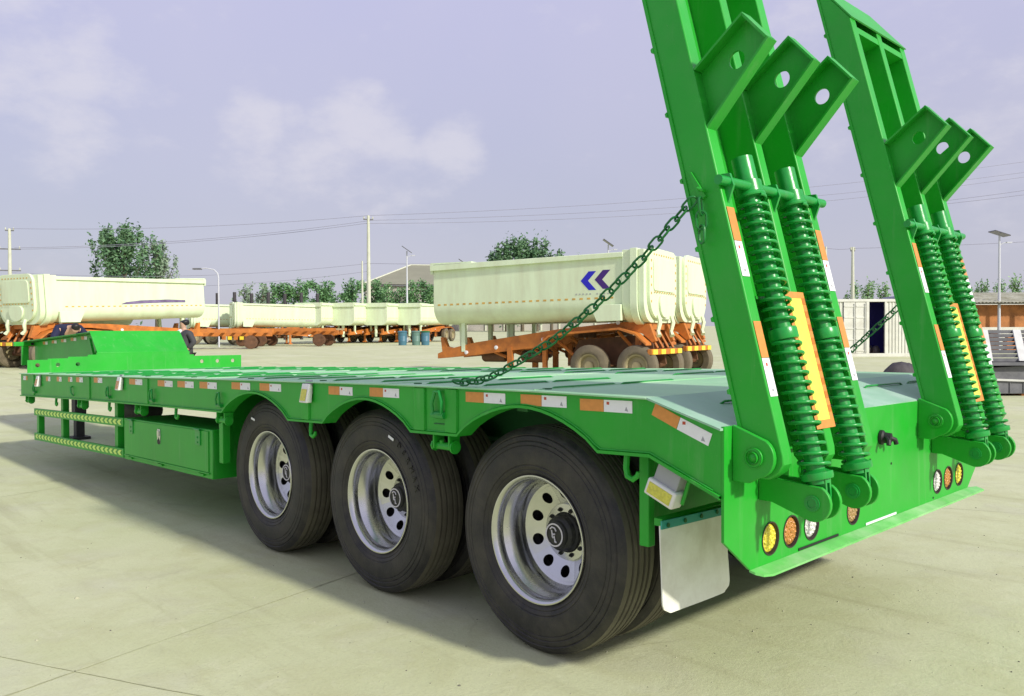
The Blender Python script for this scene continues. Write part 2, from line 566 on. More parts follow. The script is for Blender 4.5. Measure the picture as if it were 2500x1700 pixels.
    def mesh(s, name, mats, off=(0, 0, 0), smooth=None):
        me = bpy.data.meshes.new(name)
        o = Vector(off)
        me.from_pydata([tuple(Vector(q) - o) for q in s.v], [], s.f)
        for mm in (mats if isinstance(mats, (list, tuple)) else [mats]):
            me.materials.append(mm)
        me.polygons.foreach_set('material_index', s.m)
        me.update()
        if smooth is not None:
            import bmesh
            bm = bmesh.new()
            bm.from_mesh(me)
            bmesh.ops.recalc_face_normals(bm, faces=bm.faces)
            bm.to_mesh(me)
            bm.free()
            me.polygons.foreach_set('use_smooth', [True] * len(me.polygons))
            if smooth < 179:
                me.set_sharp_from_angle(angle=R(smooth))
        return me
    def build(s, name, mats, parent=None, off=(0, 0, 0), smooth=30, bev=0):
        ob = bpy.data.objects.new(name, s.mesh(name, mats, off, smooth))
        COL.objects.link(ob)
        ob.parent = parent
        if bev:
            b = ob.modifiers.new('bevel', 'BEVEL')
            b.width = bev
            b.segments = 2
            b.limit_method = 'ANGLE'
            b.angle_limit = R(40)
            b.harden_normals = False
        return ob
def link(name, me, parent, loc=(0, 0, 0), rot=None, scale=None):
    ob = bpy.data.objects.new(name, me)
    COL.objects.link(ob)
    ob.parent = parent
    ob.location = loc
    if rot is not None:
        ob.rotation_euler = rot
    if scale is not None:
        ob.scale = scale
    return ob
def empty(name, loc, rz=0, parent=None):
    ob = bpy.data.objects.new(name, None)
    COL.objects.link(ob)
    ob.location = loc
    ob.rotation_euler = (0, 0, rz)
    ob.parent = parent
    ob.empty_display_size = .3
    return ob
def tag(o, label=None, cat=None, group=None, kind=None):
    for k_, v_ in (('label', label), ('category', cat), ('group', group), ('kind', kind)):
        if v_:
            o[k_] = v_
    return o
def copy_tree(o, parent=None):
    c = o.copy()
    COL.objects.link(c)
    c.parent = parent
    for ch in list(o.children):
        copy_tree(ch, c)
    return c
XZ = lambda p, q, w_: (p, w_, q)
YZ = lambda p, q, w_: (w_, p, q)
XY = lambda p, q, w_: (p, q, w_)
def arc(c, r_, a0, a1, n):
    return [(c[0] + r_ * math.cos(R(a0 + (a1 - a0) * i / n)), c[1] + r_ * math.sin(R(a0 + (a1 - a0) * i / n))) for i in range(n + 1)]
def lerp_poly(poly, x):
    for (x0, z0), (x1, z1) in zip(poly, poly[1:]):
        if x0 <= x <= x1:
            return z0 + (z1 - z0) * (x - x0) / (x1 - x0)
    return poly[0][1] if x < poly[0][0] else poly[-1][1]

# ------------------------------------------------------------------ ground
fx = Vector((c_f.x, c_f.y)).normalized()
def gz(x, y):
    d = (x - CAM.x) * fx.x + (y - CAM.y) * fx.y - 6
    if d <= 0:
        return 0.0
    d = min(d, 240)
    return .018 * d * d / 12 if d < 6 else .018 * (d - 3)
g = MB()
NA = 120
rings = [0, .5, 1, 1.5, 2, 3, 4, 5, 6, 7, 8, 9, 10, 11, 12, 13, 14, 16, 18, 20, 23, 26, 30, 35, 40, 50, 60, 75, 90, 110, 140, 180, 220, 245, 300, 420, 600, 900, 1500]
vs = [(CAM.x, CAM.y, 0)]
for r_ in rings[1:]:
    for j in range(NA):
        a = 2 * math.pi * j / NA
        x, y = CAM.x + r_ * math.cos(a), CAM.y + r_ * math.sin(a)
        vs.append((x, y, gz(x, y)))
fs = [(0, 1 + j, 1 + (j + 1) % NA) for j in range(NA)]
for i in range(len(rings) - 2):
    for j in range(NA):
        a, b = 1 + i * NA, 1 + (i + 1) * NA
        fs.append((a + j, b + j, b + (j + 1) % NA, a + (j + 1) % NA))
g.add(vs, fs)
ground = g.build('ground', GROUND, smooth=60)
tag(ground, 'pale dusty concrete yard under the trailers', 'ground', kind='structure')
# expansion joints: thin filled strips, wandering slightly
def joint(p0, p1, wd):
    n = 60
    a, b = Vector(p0), Vector(p1)
    d = (b - a).normalized()
    s_ = Vector((-d.y, d.x))
    q = MB()
    L1, L2 = [], []
    for i in range(n + 1):
        c = a.lerp(b, i / n) + s_ * random.uniform(-.006, .006)
        wv = wd * random.uniform(.25, 1.15)
        for lst, k in ((L1, -1), (L2, 1)):
            e_ = c + s_ * wv * k
            lst.append((e_.x, e_.y, gz(e_.x, e_.y) + .003))
    q.add(L1 + L2, [(i, i + 1, n + 2 + i, n + 1 + i) for i in range(n)])
    q.build('expansion_joint', JOINT, ground, smooth=None)
ja, jb = Vector((-.235, .972)), Vector((.91, .415))
o_ = Vector((-2.36, -1.62))
for k in (-1, 0, 1, 2):
    c = o_ + Vector((.972, .235)) * (4.6 * k)
    joint(c - ja * 9, c + ja * 26, .005)
for k in (0, 1, 2, 3):
    c = o_ + ja * (5.4 * k)
    joint(c - jb * 11, c + jb * 12, .0045)

# ================================================================== the green lowbed trailer
T0 = Vector((-5.0, 1.32, 0))
trailer = empty('lowbed_trailer', T0)
tag(trailer, 'long green lowbed semi-trailer with three axles and two raised spring ramps', 'trailer')
Y0, Y1, XR = -.10, 2.74, .045
def part(mb, name, mats, parent=None, smooth=30, bev=0):
    return mb.build(name, mats, parent or trailer, T0, smooth, bev)
DECKZ = [(-9.66, 1.079), (-7.4, 1.128), (-5.307, 1.174), (-4.44, 1.197), (-2.068, 1.248), (-.948, 1.263), (-.294, 1.264), (.045, 1.166)]
dz = lambda x: lerp_poly(DECKZ, x)
BOT = [(-9.66, .819), (-7.22, .896), (-5.313, .944), (-4.13, .969)]
# arches (x0, x1, z of feet, z of crown)
def arch(x0, x1, zf0, zf1, zc, n=14):
    pts = []
    for i in range(n + 1):
        t = i / n
        x = x0 + (x1 - x0) * t
        base = zf0 + (zf1 - zf0) * t
        e_ = math.sin(math.pi * t) ** .78 if 0 < t < 1 else 0
        pts.append((x, base + (zc - (zf0 + zf1) / 2) * e_))
    return pts
low = BOT[:-1] + arch(-4.13, -3.16, .970, .981, 1.135) + arch(-2.74, -1.85, .994, 1.012, 1.163) + arch(-1.47, -.554, 1.022, 1.031, 1.193) + [(-.287, 1.040), (.0322, .916)]
top = [(x, z - .010) for x, z in DECKZ]
top[-1] = (.0322, 1.1597)
beam_poly = low + top[::-1]

def side_beam(ya, yb, out):
    q = MB()
    # web as quads between the lower and upper outline
    xs = sorted(set([p[0] for p in low] + [p[0] for p in top]))
    n = len(xs)
    vs, fs = [], []
    for yy in (ya, yb):
        for x in xs:
            vs += [(x, yy, lerp_poly(low, x)), (x, yy, lerp_poly(top, x))]
    for k in (0, 1):
        for i in range(n - 1):
            a = k * 2 * n + 2 * i
            fs.append((a, a + 2, a + 3, a + 1))
    for i in range(n - 1):
        a, b = 2 * i, 2 * n + 2 * i
        fs += [(a, a + 2, b + 2, b), (a + 1, b + 1, b + 3, a + 3)]
    fs += [(0, 1, 2 * n + 1, 2 * n), (2 * n - 2, 4 * n - 2, 4 * n - 1, 2 * n - 1)]
    q.add(vs, fs)
    ob = part(q, 'side_beam', GREEN)
    # lower flange following the arches
    f = MB()
    m_ = len(low)
    ys = (out, ya + (.085 if out < 1 else -.085))
    vs, fs = [], []
    for yy in ys:
        for x, z in low:
            vs += [(x, yy, z - .014), (x, yy, z - .001)]
    for k in (0, 1):
        for i in range(m_ - 1):
            a = k * 2 * m_ + 2 * i
            fs.append((a, a + 2, a + 3, a + 1))
    for i in range(m_ - 1):
        a, b = 2 * i, 2 * m_ + 2 * i
        fs += [(a, a + 2, b + 2, b), (a + 1, b + 1, b + 3, a + 3)]
    f.add(vs, fs)
    part(f, 'lower_flange', GREEN, ob)
    return ob
beamN = side_beam(Y0, Y0 + .012, Y0 - .014)
beamF = side_beam(Y1, Y1 - .012, Y1 + .014)

# deck: plates butted along x
deck = None
cuts = [-9.66, -8.2, -6.75, -5.307, -4.44, -3.26, -2.068, -.948, -.294]
q = MB()
for a, b in zip(cuts, cuts[1:]):
    za, zb = dz(a), dz(b)
    q.prism([(a, za - .008), (b, zb - .008), (b, zb), (a, za)], XZ, Y0 - .022, Y1 + .022)
deck = part(q, 'deck', DECK, bev=.002)
q = MB()
q.prism([(-.294, 1.256), (.041, 1.158), (.041, 1.166), (-.294, 1.264)], XZ, Y0 - .020, Y1 + .020)
tail = part(q, 'tail_plate', CHECK)
# seams between deck plates: weld beads
for x in cuts[1:-1]:
    q = MB()
    q.tube([(x, Y0 + .01, dz(x)), (x, Y1 - .01, dz(x))], .004, 5)
    part(q, 'weld_seam', DECK, deck)
# anti-slip bars across the deck
bar = MB()
bar.tube([(0, 0, -.004), (0, .03, .006), (0, .46, .006), (0, .49, -.004)], .0055, 6)
bar_me = bar.mesh('deck_bar', GREEN2, smooth=60)
x = -.94
k = 0
while x > -9.3:
    for y0 in (.015, .52, 1.62, 2.14):
        link('deck_bar', bar_me, deck, Vector((x + random.uniform(-.012, .012), y0 + random.uniform(-.02, .02), dz(x))) - T0, (0, 0, R(random.uniform(-2, 2))))
    x -= .465
    k += 1
for y0 in (.22, .56, 1.62, 2.20):
    xx = -.17
    link('deck_bar', bar_me, tail, Vector((xx, y0, dz(xx) + .002)) - T0, (0, 0, R(random.uniform(-2, 2))))
# lashing holes along the near deck edge: raised ring collars
ring = MB()
ring.lathe([(.022, -.002), (.022, .004), (.013, .004), (.013, -.002)], (0, 0, 0), (0, 0, 1), 14, close=True)
ring_me = ring.mesh('lashing_collar', GREENDK, smooth=60)
for i in range(9):
    for y in (Y0 + .10, Y1 - .10):
        x = -.95 - i * .98
        link('lashing_collar', ring_me, deck, Vector((x, y, dz(x) + .001)) - T0)

# ---------------- chassis below the deck
q = MB()
for y in (.72, 1.80):
    q.prism([(-9.6, .70), (-4.3, .86), (-.35, .90), (-.35, 1.235), (-.95, 1.248), (-9.6, 1.062)], XZ, y, y + .12)
part(q, 'main_beam', GREENDK)  # unseen beams, put in to block light beneath the deck
for i in range(15):
    x = -9.2 + i * .62
    if x > -.5:
        break
    q = MB()
    q.box(x, x + .07, Y0 + .09, Y1 - .09, dz(x) - .11, dz(x) - .02)
    part(q, 'cross_member', GREENDK)  # unseen, put in with the beams to keep the underside dark
# transverse panel and post behind the last axle
q = MB()
q.box(-.425, -.415, .02, 2.62, .73, 1.245)
part(q, 'rear_bulkhead', GREEN)
for ys in ((-.02, .045), (2.595, 2.66)):
    q = MB()
    q.box(-.414, -.365, ys[0] + .01, ys[1] - .01, .635, 1.03)
    part(q, 'fender_post', GREEN, bev=.004)
# panel ahead of the first wheel
for ys in ((-.01, .50), (2.14, 2.65)):
    q = MB()
    q.box(-4.40, -4.385, ys[0], ys[1], .56, 1.16)
    part(q, 'fender_panel', GREEN)
    q = MB()
    q.box(-4.33, -4.27, ys[0] - .03 if ys[0] < 1 else ys[1] - .03, ys[0] + .03 if ys[0] < 1 else ys[1] + .03, .56, .96)
    part(q, 'fender_post', GREEN, bev=.004)

# ---------------- wheels
WR, HZ = .5406, .5406
def wheel_meshes():
    # axis along +y, outer face at y=0 side
    tyre = MB()
    W = .270
    prof = [(.302, .030), (.318, .020), (.330, .0125), (.334, .0145), (.338, .0105), (.352, .006), (.356, .0085), (.360, .0045), (.385, .0015), (.425, .002), (.446, .0045), (.449, .0075), (.452, .0048), (.466, .0068), (.470, .0105), (.474, .0072), (.492, .011), (.497, .0165), (.502, .013), (.512, .018), (.522, .027), (.530, .036)]
    tyre.lathe(prof + [(.5345, .040)], (0, 0, 0), (0, 1, 0), 72, 0)
    tread = [(.5345, .040)]
    gw, gd = .0085, .016
    for c in (.078, .114, .156, .192):
        R_ = WR - (abs(c - .135) / .1) ** 2 * .005
        tread += [(R_, c - gw), (R_ - gd, c - gw + .0025), (R_ - gd, c + gw - .0025), (R_, c + gw)]
    tread += [(.5345, W - .040)]
    tyre.lathe(tread, (0, 0, 0), (0, 1, 0), 72, 1)
    tyre.lathe([(r_, W - h) for r_, h in [(.5345, .040)] + prof[::-1]], (0, 0, 0), (0, 1, 0), 72, 0)
    t = tyre.mesh('tyre', [TYRE, TREAD_T], smooth=28)
    rim = MB()
    D = .205
    rim.lathe([(.296, .034), (.305, .029), (.3085, .020), (.306, .014), (.300, .0135), (.293, .018), (.284, .030), (.279, .052), (.281, .072), (.270, .090), (.252, .120), (.248, D - .030), (.250, D - .006), (.243, D - .003), (.236, D + .001)], (0, 0, 0), (0, 1, 0), 72)
    # disc with ten hand holes
    N = 10
    for s_ in range(N):
        a0 = 2 * math.pi * s_ / N
        da = 2 * math.pi / N
        r0, r1, rc = .142, .236, .192
        hr = .0285
        rec = [(r0, -da / 2), (r1, -da / 2), (r1, da / 2), (r0, da / 2)]
        def fn(rr, th, w_):
            # conical disc, dished inwards towards the centre
            return (rr * math.cos(a0 + th), w_ + (r1 - rr) * .42, rr * math.sin(a0 + th))
        # hole in (r, theta) space is an ellipse: scale theta by rc
        poly = [(r_, th * rc) for r_, th in rec]
        rim.holed([poly[0], (r0, 0), poly[3], (rc, da / 2 * rc), poly[2], (r1, 0), poly[1], (rc, -da / 2 * rc)][::-1], (rc, 0), hr, lambda p_, t_, w_: fn(p_, t_ / rc, w_), D, D + .012, n=18)
    yb = D + (.236 - .142) * .42
    rim.lathe([(.142, yb), (.138, yb - .010), (.100, yb - .012), (.09, yb - .004)], (0, 0, 0), (0, 1, 0), 48)
    rm = rim.mesh('rim', RIM, smooth=35)
    dark = MB()
    dark.lathe([(.285, .245), (.25, D + .085), (.10, D + .095), (.001, D + .095)], (0, 0, 0), (0, 1, 0), 40)
    dk = dark.mesh('brake_drum', BLACK, smooth=40)
    hub = MB()
    hub.lathe([(.096, yb - .006), (.094, yb - .026), (.086, yb - .034), (.084, yb - .060), (.078, yb - .066), (.068, yb - .072), (.066, yb - .088), (.060, yb - .093), (.0005, yb - .095)], (0, 0, 0), (0, 1, 0), 40)
    for i in range(10):
        a = 2 * math.pi * (i + .5) / 10
        c = Vector((.113 * math.cos(a), yb - .006, .113 * math.sin(a)))
        hub.lathe([(.0005, -.022), (.0055, -.022), (.0055, -.012), (.011, -.012), (.012, 0)], c, (0, 1, 0), 6)
    hb = hub.mesh('hub', HUBB, smooth=35)
    em = MB()
    yf = yb - .0955
    em.lathe([(.057, yf), (.057, yf - .003), (.050, yf - .003), (.050, yf)], (0, 0, 0), (0, 1, 0), 36, close=True)
    # lettering strokes on the hub cap (curved white script)
    for pts in ([(-.032, .020), (-.022, .033), (-.004, .034), (.008, .022)], [(-.022, .018), (-.015, .004), (-.010, -.012), (-.002, -.016)], [(.000, -.004), (.006, -.016), (.012, -.028)], [(.010, -.030), (.022, -.030)], [(-.014, -.002), (.004, .006)]):
        em.tube([(a, yf - .001, b) for a, b in pts], .004, 5)
    ee = em.mesh('hub_emblem', EMB, smooth=40)
    return t, rm, dk, hb, ee
tyre_me, rim_me, drum_me, hub_me, emb_me = wheel_meshes()
dash = MB()
dash.box(-.026, .026, -.0015, .0015, -.0075, .0075)
dash_me = dash.mesh('tyre_sticker', WHITE_T, smooth=None)
WX = [-3.675, -2.365, -1.055]
for i, x in enumerate(WX):
    for side in (0, 1):
        for inner in (0, 1):
            wy = .008 + inner * .318 if side == 0 else (Y1 + Y0) - .008 - inner * .318
            we = empty('wheel', Vector((x, wy, HZ)) - T0, 0, trailer)
            # turn each wheel a different way about its axle; mirror the far side
            spin = [R(8), R(70), R(17)][i] + inner * 1.1 + side * 2
            we.rotation_euler = (0, spin, 0) if side == 0 else Matrix.Rotation(math.pi, 3, 'Z').to_euler()
            if inner:
                we.rotation_euler = (0, spin, 0) if side == 0 else Matrix.Rotation(math.pi, 3, 'Z').to_euler()
            link('tyre', tyre_me, we)
            if not inner:
                link('rim', rim_me, we)
                link('brake_drum', drum_me, we)
                link('hub', hub_me, we)
                link('hub_emblem', emb_me, we, rot=(0, -spin + R(12), 0) if side == 0 else None)
            else:
                link('rim', rim_me, we, loc=(0, .27, 0), rot=(math.pi, 0, 0))
    q = MB()
    q.tube([(x, .25, HZ), (x, 2.39, HZ)], .075, 16)
    part(q, 'axle', GREENDK)
    for y in (.75, 1.78):
        q = MB()
        q.box(x - .50, x + .50, y, y + .09, .66, .73)
        q.box(x - .08, x + .08, y - .02, y + .11, HZ - .09, .66)
        part(q, 'leaf_spring', GREENDK)
# raised lettering and white stickers on the sidewalls
def sidewall(i, deg, rad, rot):
    a = R(deg)
    link('tyre_sticker', dash_me, trailer, Vector((WX[i] + rad * math.cos(a), .006, HZ + rad * math.sin(a))) - T0, (0, R(rot), 0))
sidewall(0, 118, .43, 12)
sidewall(1, 66, .425, 22)
def raised_text(txt, i, a0, step, rad, size):
    for k, ch in enumerate(txt):
        cu = bpy.data.curves.new('letter', 'FONT')
        cu.body = ch
        cu.size = size
        cu.extrude = .0022
        cu.align_x = 'CENTER'
        cu.align_y = 'CENTER'
        cu.resolution_u = 1
        ob = bpy.data.objects.new('letter_tmp', cu)
        COL.objects.link(ob)
        me = ob.to_mesh().copy()
        bpy.data.objects.remove(ob)
        me.materials.clear()
        me.materials.append(HUBB)
        a = R(a0 - step * k)
        lo = link('raised_letter', me, trailer, Vector((WX[i] + rad * math.cos(a), .0085, HZ + rad * math.sin(a))) - T0)
        lo.rotation_euler = Matrix.Rotation(-(a - math.pi / 2), 3, 'Y').to_4x4().to_euler() if False else (Matrix.Rotation(-(a - math.pi / 2), 3, 'Y') @ Matrix.Rotation(math.pi / 2, 3, 'X')).to_euler()
raised_text('DSRMAX', 1, 55, 7.5, .425, .052)

# ---------------- rear panel with lamps
fnY = lambda p, q_, w_: (w_, p, q_)
q = MB()
q.prism([(Y0, .80), (Y1, .80), (Y1, 1.155), (Y0, 1.172)], fnY, XR - .012, XR)
LAMPS = [(.24, LY, .16, .325), (.41, LA, .325, .50), (.588, LW, .50, .70), (.998, LB, .90, 1.10), (2.065, LW, 1.98, 2.147), (2.229, LA, 2.147, 2.318), (2.407, LY, 2.318, 2.48)]
ZB, ZL = .605, .697
for y, lm, a, b in LAMPS:
    q.holed([(a, ZB), (b, ZB), (b, .80), (a, .80)], (y, ZL + .004), .068, fnY, XR - .012, XR)
q.prism([(Y0, .742), (.085, ZB), (.16, ZB), (.16, .80), (Y0, .80)], fnY, XR - .012, XR)
q.prism([(2.48, ZB), (2.555, ZB), (Y1, .742), (Y1, .80), (2.48, .80)], fnY, XR - .012, XR)
q.prism([(.70, ZB), (.90, ZB), (.90, .80), (.70, .80)], fnY, XR - .012, XR)
q.prism([(1.10, ZB), (1.98, ZB), (1.98, .80), (1.10, .80)], fnY, XR - .012, XR)
panel = part(q, 'rear_panel', GREEN)
# bent lip along the bottom
q = MB()
lip = [(.085, XR - .004), (2.555, XR - .004), (2.66, XR + .015), (2.66, XR + .058), (.16, XR + .058), (.11, XR + .045), (.088, XR + .02)]
vs = [(x, y, ZB - .001 - (x - XR) * .28) for y, x in lip] + [(x, y, ZB - .010 - (x - XR) * .28) for y, x in lip]
n = len(lip)
q.add(vs, [tuple(range(n)), tuple(range(n, 2 * n))[::-1]] + [(i, n + i, n + (i + 1) % n, (i + 1) % n) for i in range(n)])
part(q, 'bottom_lip', [LIP], panel)
for ya, yb, mm in ((.47, .84, BLACK), (1.13, 1.49, WHITE_T)):
    q = MB()
    q.box(XR + .001, XR + .004, ya, yb, ZB + .004, ZB + .015)
    part(q, 'slot', mm, panel, smooth=None)
for y, lm, a, b in LAMPS:
    q = MB()
    c = (XR, y, ZL + .004)
    q.lathe([(.0675, .003), (.0675, -.030), (.058, -.030), (.058, -.012), (.0625, .003)], c, (1, 0, 0), 32, close=True)
    lo = part(q, 'tail_lamp', BEZEL)
    q = MB()
    q.lathe([(.0577, -.028), (.0577, -.010), (.050, -.004), (.030, -.001), (.0005, 0)], c, (1, 0, 0), 32)
    for rr_, nn_ in ((0, 1), (.020, 6), (.039, 12)):
        for k_ in range(nn_):
            a_ = 2 * math.pi * k_ / nn_ + rr_ * 9
            q.lathe([(.0085, -.004 - rr_ * .08), (.0068, .0025 - rr_ * .08), (.0035, .0045 - rr_ * .08), (.0003, .005 - rr_ * .08)], (c[0], c[1] + rr_ * math.cos(a_), c[2] + rr_ * math.sin(a_)), (1, 0, 0), 8)
    part(q, 'lens', lm, lo, smooth=60)
# small holes, plug socket
for y, z in ((1.02, 1.035), (1.18, .915), (1.43, .87), (2.0, .62)):
    q = MB()
    q.disc((XR + .0005, y, z), (1, 0, 0), .006, .002, 10)
    part(q, 'bolt_hole', BLACK, panel)
q = MB()
q.lathe([(.001, 0), (.036, 0), (.036, .012), (.027, .02), (.025, .050), (.001, .050)], (XR, 1.30, 1.012), (1, .15, -.05), 20)
q.tube([(XR + .035, 1.285, 1.012), (XR + .055, 1.262, 1.0), (XR + .058, 1.255, .982)], .011, 8)
q.tube([(XR + .035, 1.315, 1.012), (XR + .055, 1.340, 1.0), (XR + .058, 1.346, .980)], .012, 8)
part(q, 'plug_socket', BLACK)

# ---------------- ramp brackets and spring clevises
def bracket(y, t_=.022):
    q = MB()
    poly = [(XR + .001, .965), (.115, .965)] + arc((.137, 1.063), .078, -80, 55, 10) + [(XR + .001, 1.176)]
    q.prism(poly, XZ, y, y + t_)
    q.disc((.137, y - .010, 1.063), (0, 1, 0), .036, .012, 20)
    q.lathe([(.022, -.022), (.022, -.010), (.0005, -.022)], (.137, y, 1.063), (0, 1, 0), 16)
    q.lathe([(.036, -.012), (.036, -.009), (.028, -.0125)], (.137, y, 1.063), (0, 1, 0), 24)
    return part(q, 'ramp_bracket', GREEN2 if False else GREEN, bev=.003)
def clevis(yc):
    for s_ in (-1, 1):
        y = yc + s_ * .040 - .009
        q = MB()
        c = (.266, .886)
        poly = [(XR + .001, .868), (.10, .868)] + arc(c, .070, -115, 62, 12) + [(XR + .001, .968)]
        q.prism(poly, XZ, y, y + .018)
        pl = part(q, 'clevis_plate', GREEN, bev=.003)
        q = MB()
        q.disc((c[0], y - .006 if s_ < 0 else y + .018, c[1]), (0, 1, 0), .030, .006, 20)
        q.lathe([(.022, 0), (.022, .003), (.017, .003), (.017, 0)], (c[0], y - .009 if s_ < 0 else y + .024, c[1]), (0, 1, 0), 18, close=True)
        part(q, 'pin_head', GREEN2, pl)
    q = MB()
    q.tube([(.266, yc - .045, .886), (.266, yc + .045, .886)], .016, 12)
    part(q, 'pin', GREEN2)
RY = 1.82

# ---------------- ramps
O_s = Vector((.239, 1.063))
def RP(s, t, y):
    return (O_s.x - .2492 * s - .9684 * t, y, O_s.y + .9684 * s - .2492 * t)
Rs = lambda p, q_, w_: RP(p, q_, w_)
rail_poly = arc((.0, .070), .070, 180, 270, 5)
rail_poly = [(-.062, .075)] + [(-.045, .030), (-.020, .006), (.012, 0)] + [(2.29, 0), (2.60, .150), (-.0, .150), (-.040, .128), (-.058, .100)]
def helix(s0, s1, pitch, rad, yc, n=18):
    turns = (s1 - s0) / pitch
    N = int(turns * n)
    pts = []
    for i in range(N + 1):
        a = 2 * math.pi * i / n
        s = s0 + (s1 - s0) * i / N
        pts.append(RP(s, rad * math.cos(a), yc + rad * math.sin(a)))
    return pts
def ramp(dy):
    Yn = [(-.020, .048), (.335, .395), (.682, .750)]
    q = MB()
    q.prism([(.03, .143), (2.56, .143), (2.56, .1495), (.03, .1495)], Rs, Yn[0][1] + dy + .001, Yn[1][0] + dy - .001)
    q.prism([(.03, .143), (2.56, .143), (2.56, .1495), (.03, .1495)], Rs, Yn[1][1] + dy + .001, Yn[2][0] + dy - .001)
    rp = part(q, 'ramp', GREEN)
    for a, b in Yn:
        q = MB()
        q.prism(rail_poly, Rs, a + dy, b + dy)
        part(q, 'rail', GREEN, rp, bev=.005)
    # nose plate over the three rails
    q = MB()
    d_ = Vector((.31, .15)).normalized()
    nn = (d_.y * .008, -d_.x * .008)
    q.prism([(2.285, -.003), (2.60, .1495), (2.60 + nn[0], .1495 + nn[1]), (2.285 + nn[0], -.003 + nn[1])], Rs, Yn[0][0] - .004 + dy, Yn[2][1] + .004 + dy)
    part(q, 'nose_plate', GREEN, rp)
    # cross bars
    for s0, s1 in ((2.21, 2.25),):
        for a, b in ((Yn[0][1], Yn[1][0]), (Yn[1][1], Yn[2][0])):
            q = MB()
            q.prism([(s0, .004), (s1, .004), (s1, .09), (s0, .09)], Rs, a + dy + .001, b + dy - .001)
            part(q, 'cross_bar', GREEN, rp)
    for s0 in (1.58, .62):
        for a, b in ((Yn[0][1], Yn[1][0]), (Yn[1][1], Yn[2][0])):
            q = MB()
            q.prism([(s0, .05), (s0 + .012, .05), (s0 + .012, .142), (s0, .142)], Rs, a + dy + .001, b + dy - .001)
            part(q, 'cross_bar', GREEN, rp)
    # climbing cleats on the back
    for k in range(9):
        s = .27 + k * .282
        q = MB()
        q.prism([(s, .1505), (s + .022, .1505), (s + .018, .160), (s + .004, .160)], Rs, Yn[0][0] - .010 + dy, Yn[2][1] + .010 + dy)
        part(q, 'cleat', GREEN, rp)
    # long edge flanges along the back corners
    for yy in (Yn[0][0] - .006, Yn[2][1]):
        q = MB()
        q.prism([(.06, .136), (2.56, .136), (2.56, .1502), (.06, .1502)], Rs, yy + dy, yy + .006 + dy)
        part(q, 'edge_bead', GREEN, rp)
    # support feet: channels open towards the near side
    foot = [(1.285, .0), (1.535, .0), (1.640, -.243), (1.495, -.318)]
    for a, b in Yn:
        q = MB()
        q.holed(foot, (1.503, -.156), .034, Rs, b - .012 + dy, b + dy, n=28)
        def flange(p0, p1, th):
            d = Vector((p1[0] - p0[0], p1[1] - p0[1])).normalized()
            cx = sum(p[0] for p in foot) / 4
            cy = sum(p[1] for p in foot) / 4
            nrm = Vector((-d.y, d.x))
            if nrm.dot(Vector((cx - p0[0], cy - p0[1]))) < 0:
                nrm = -nrm
            poly = [p0, p1, (p1[0] + nrm.x * th, p1[1] + nrm.y * th), (p0[0] + nrm.x * th, p0[1] + nrm.y * th)]
            q.prism(poly, Rs, a + .004 + dy, b - .0125 + dy)
        flange(foot[1], foot[2], .009)
        flange(foot[3], foot[0], .009)
        f2 = Vector(foot[3]).lerp(Vector(foot[2]), .07)
        f3 = Vector(foot[3]).lerp(Vector(foot[2]), .93)
        flange(tuple(f2), tuple(f3), .009)
        part(q, 'support_foot', GREEN, rp)
    # springs on guide tubes
    for yc in (.195, .540):
        y = yc + dy
        q = MB()
        q.tube(helix(.498, 1.020, .0385, .0545, y), .0072, 7)
        q.tube(helix(-.062, .434, .0385, .0545, y), .0072, 7)
        part(q, 'spring', GREEN2, rp, smooth=60)
        q = MB()
        ax = Vector(RP(1, 0, 0)) - Vector(RP(0, 0, 0))
        q.lathe([(.0005, -.115), (.040, -.115), (.040, -.098), (.057, -.098), (.060, -.090), (.060, -.072), (.050, -.070), (.0345, -.060), (.0345, .440), (.053, .442), (.055, .447), (.055, .480), (.053, .486), (.0345, .488), (.0345, 1.020), (.058, 1.022), (.060, 1.028), (.058, 1.036), (.054, 1.040), (.054, 1.085), (.043, 1.090), (.043, 1.190), (.038, 1.190), (.038, 1.15), (.0005, 1.15)], RP(0, 0, y), ax, 28)
        part(q, 'spring_guide', GREEN2, rp)
        # eye at the foot
        q = MB()
        for s_ in (-1, 1):
            q.prism([(-.10, -.040), (-.10, .040), (-.165, .038)] + arc((-.176, .010), .032, 60, -60 - 360 + 300, 8)[::1] + [(-.165, -.028)], Rs, y + s_ * .016 - .006, y + s_ * .016 + .006)
        part(q, 'spring_eye', GREEN2, rp)
    # stop rod through the tube heads, with lugs on the rails
    q = MB()
    q.tube([RP(1.062, -.018, -.055 + dy), RP(1.062, -.018, .795 + dy)], .019, 14)
    part(q, 'stop_rod', GREEN2, rp)
    for a, b in Yn:
        q = MB()
        q.prism([(1.10, .001), (1.09, -.035), (1.04, -.040), (.98, .001)], Rs, (a + b) / 2 - .006 + dy, (a + b) / 2 + .006 + dy)
        part(q, 'rod_lug', GREEN2, rp)
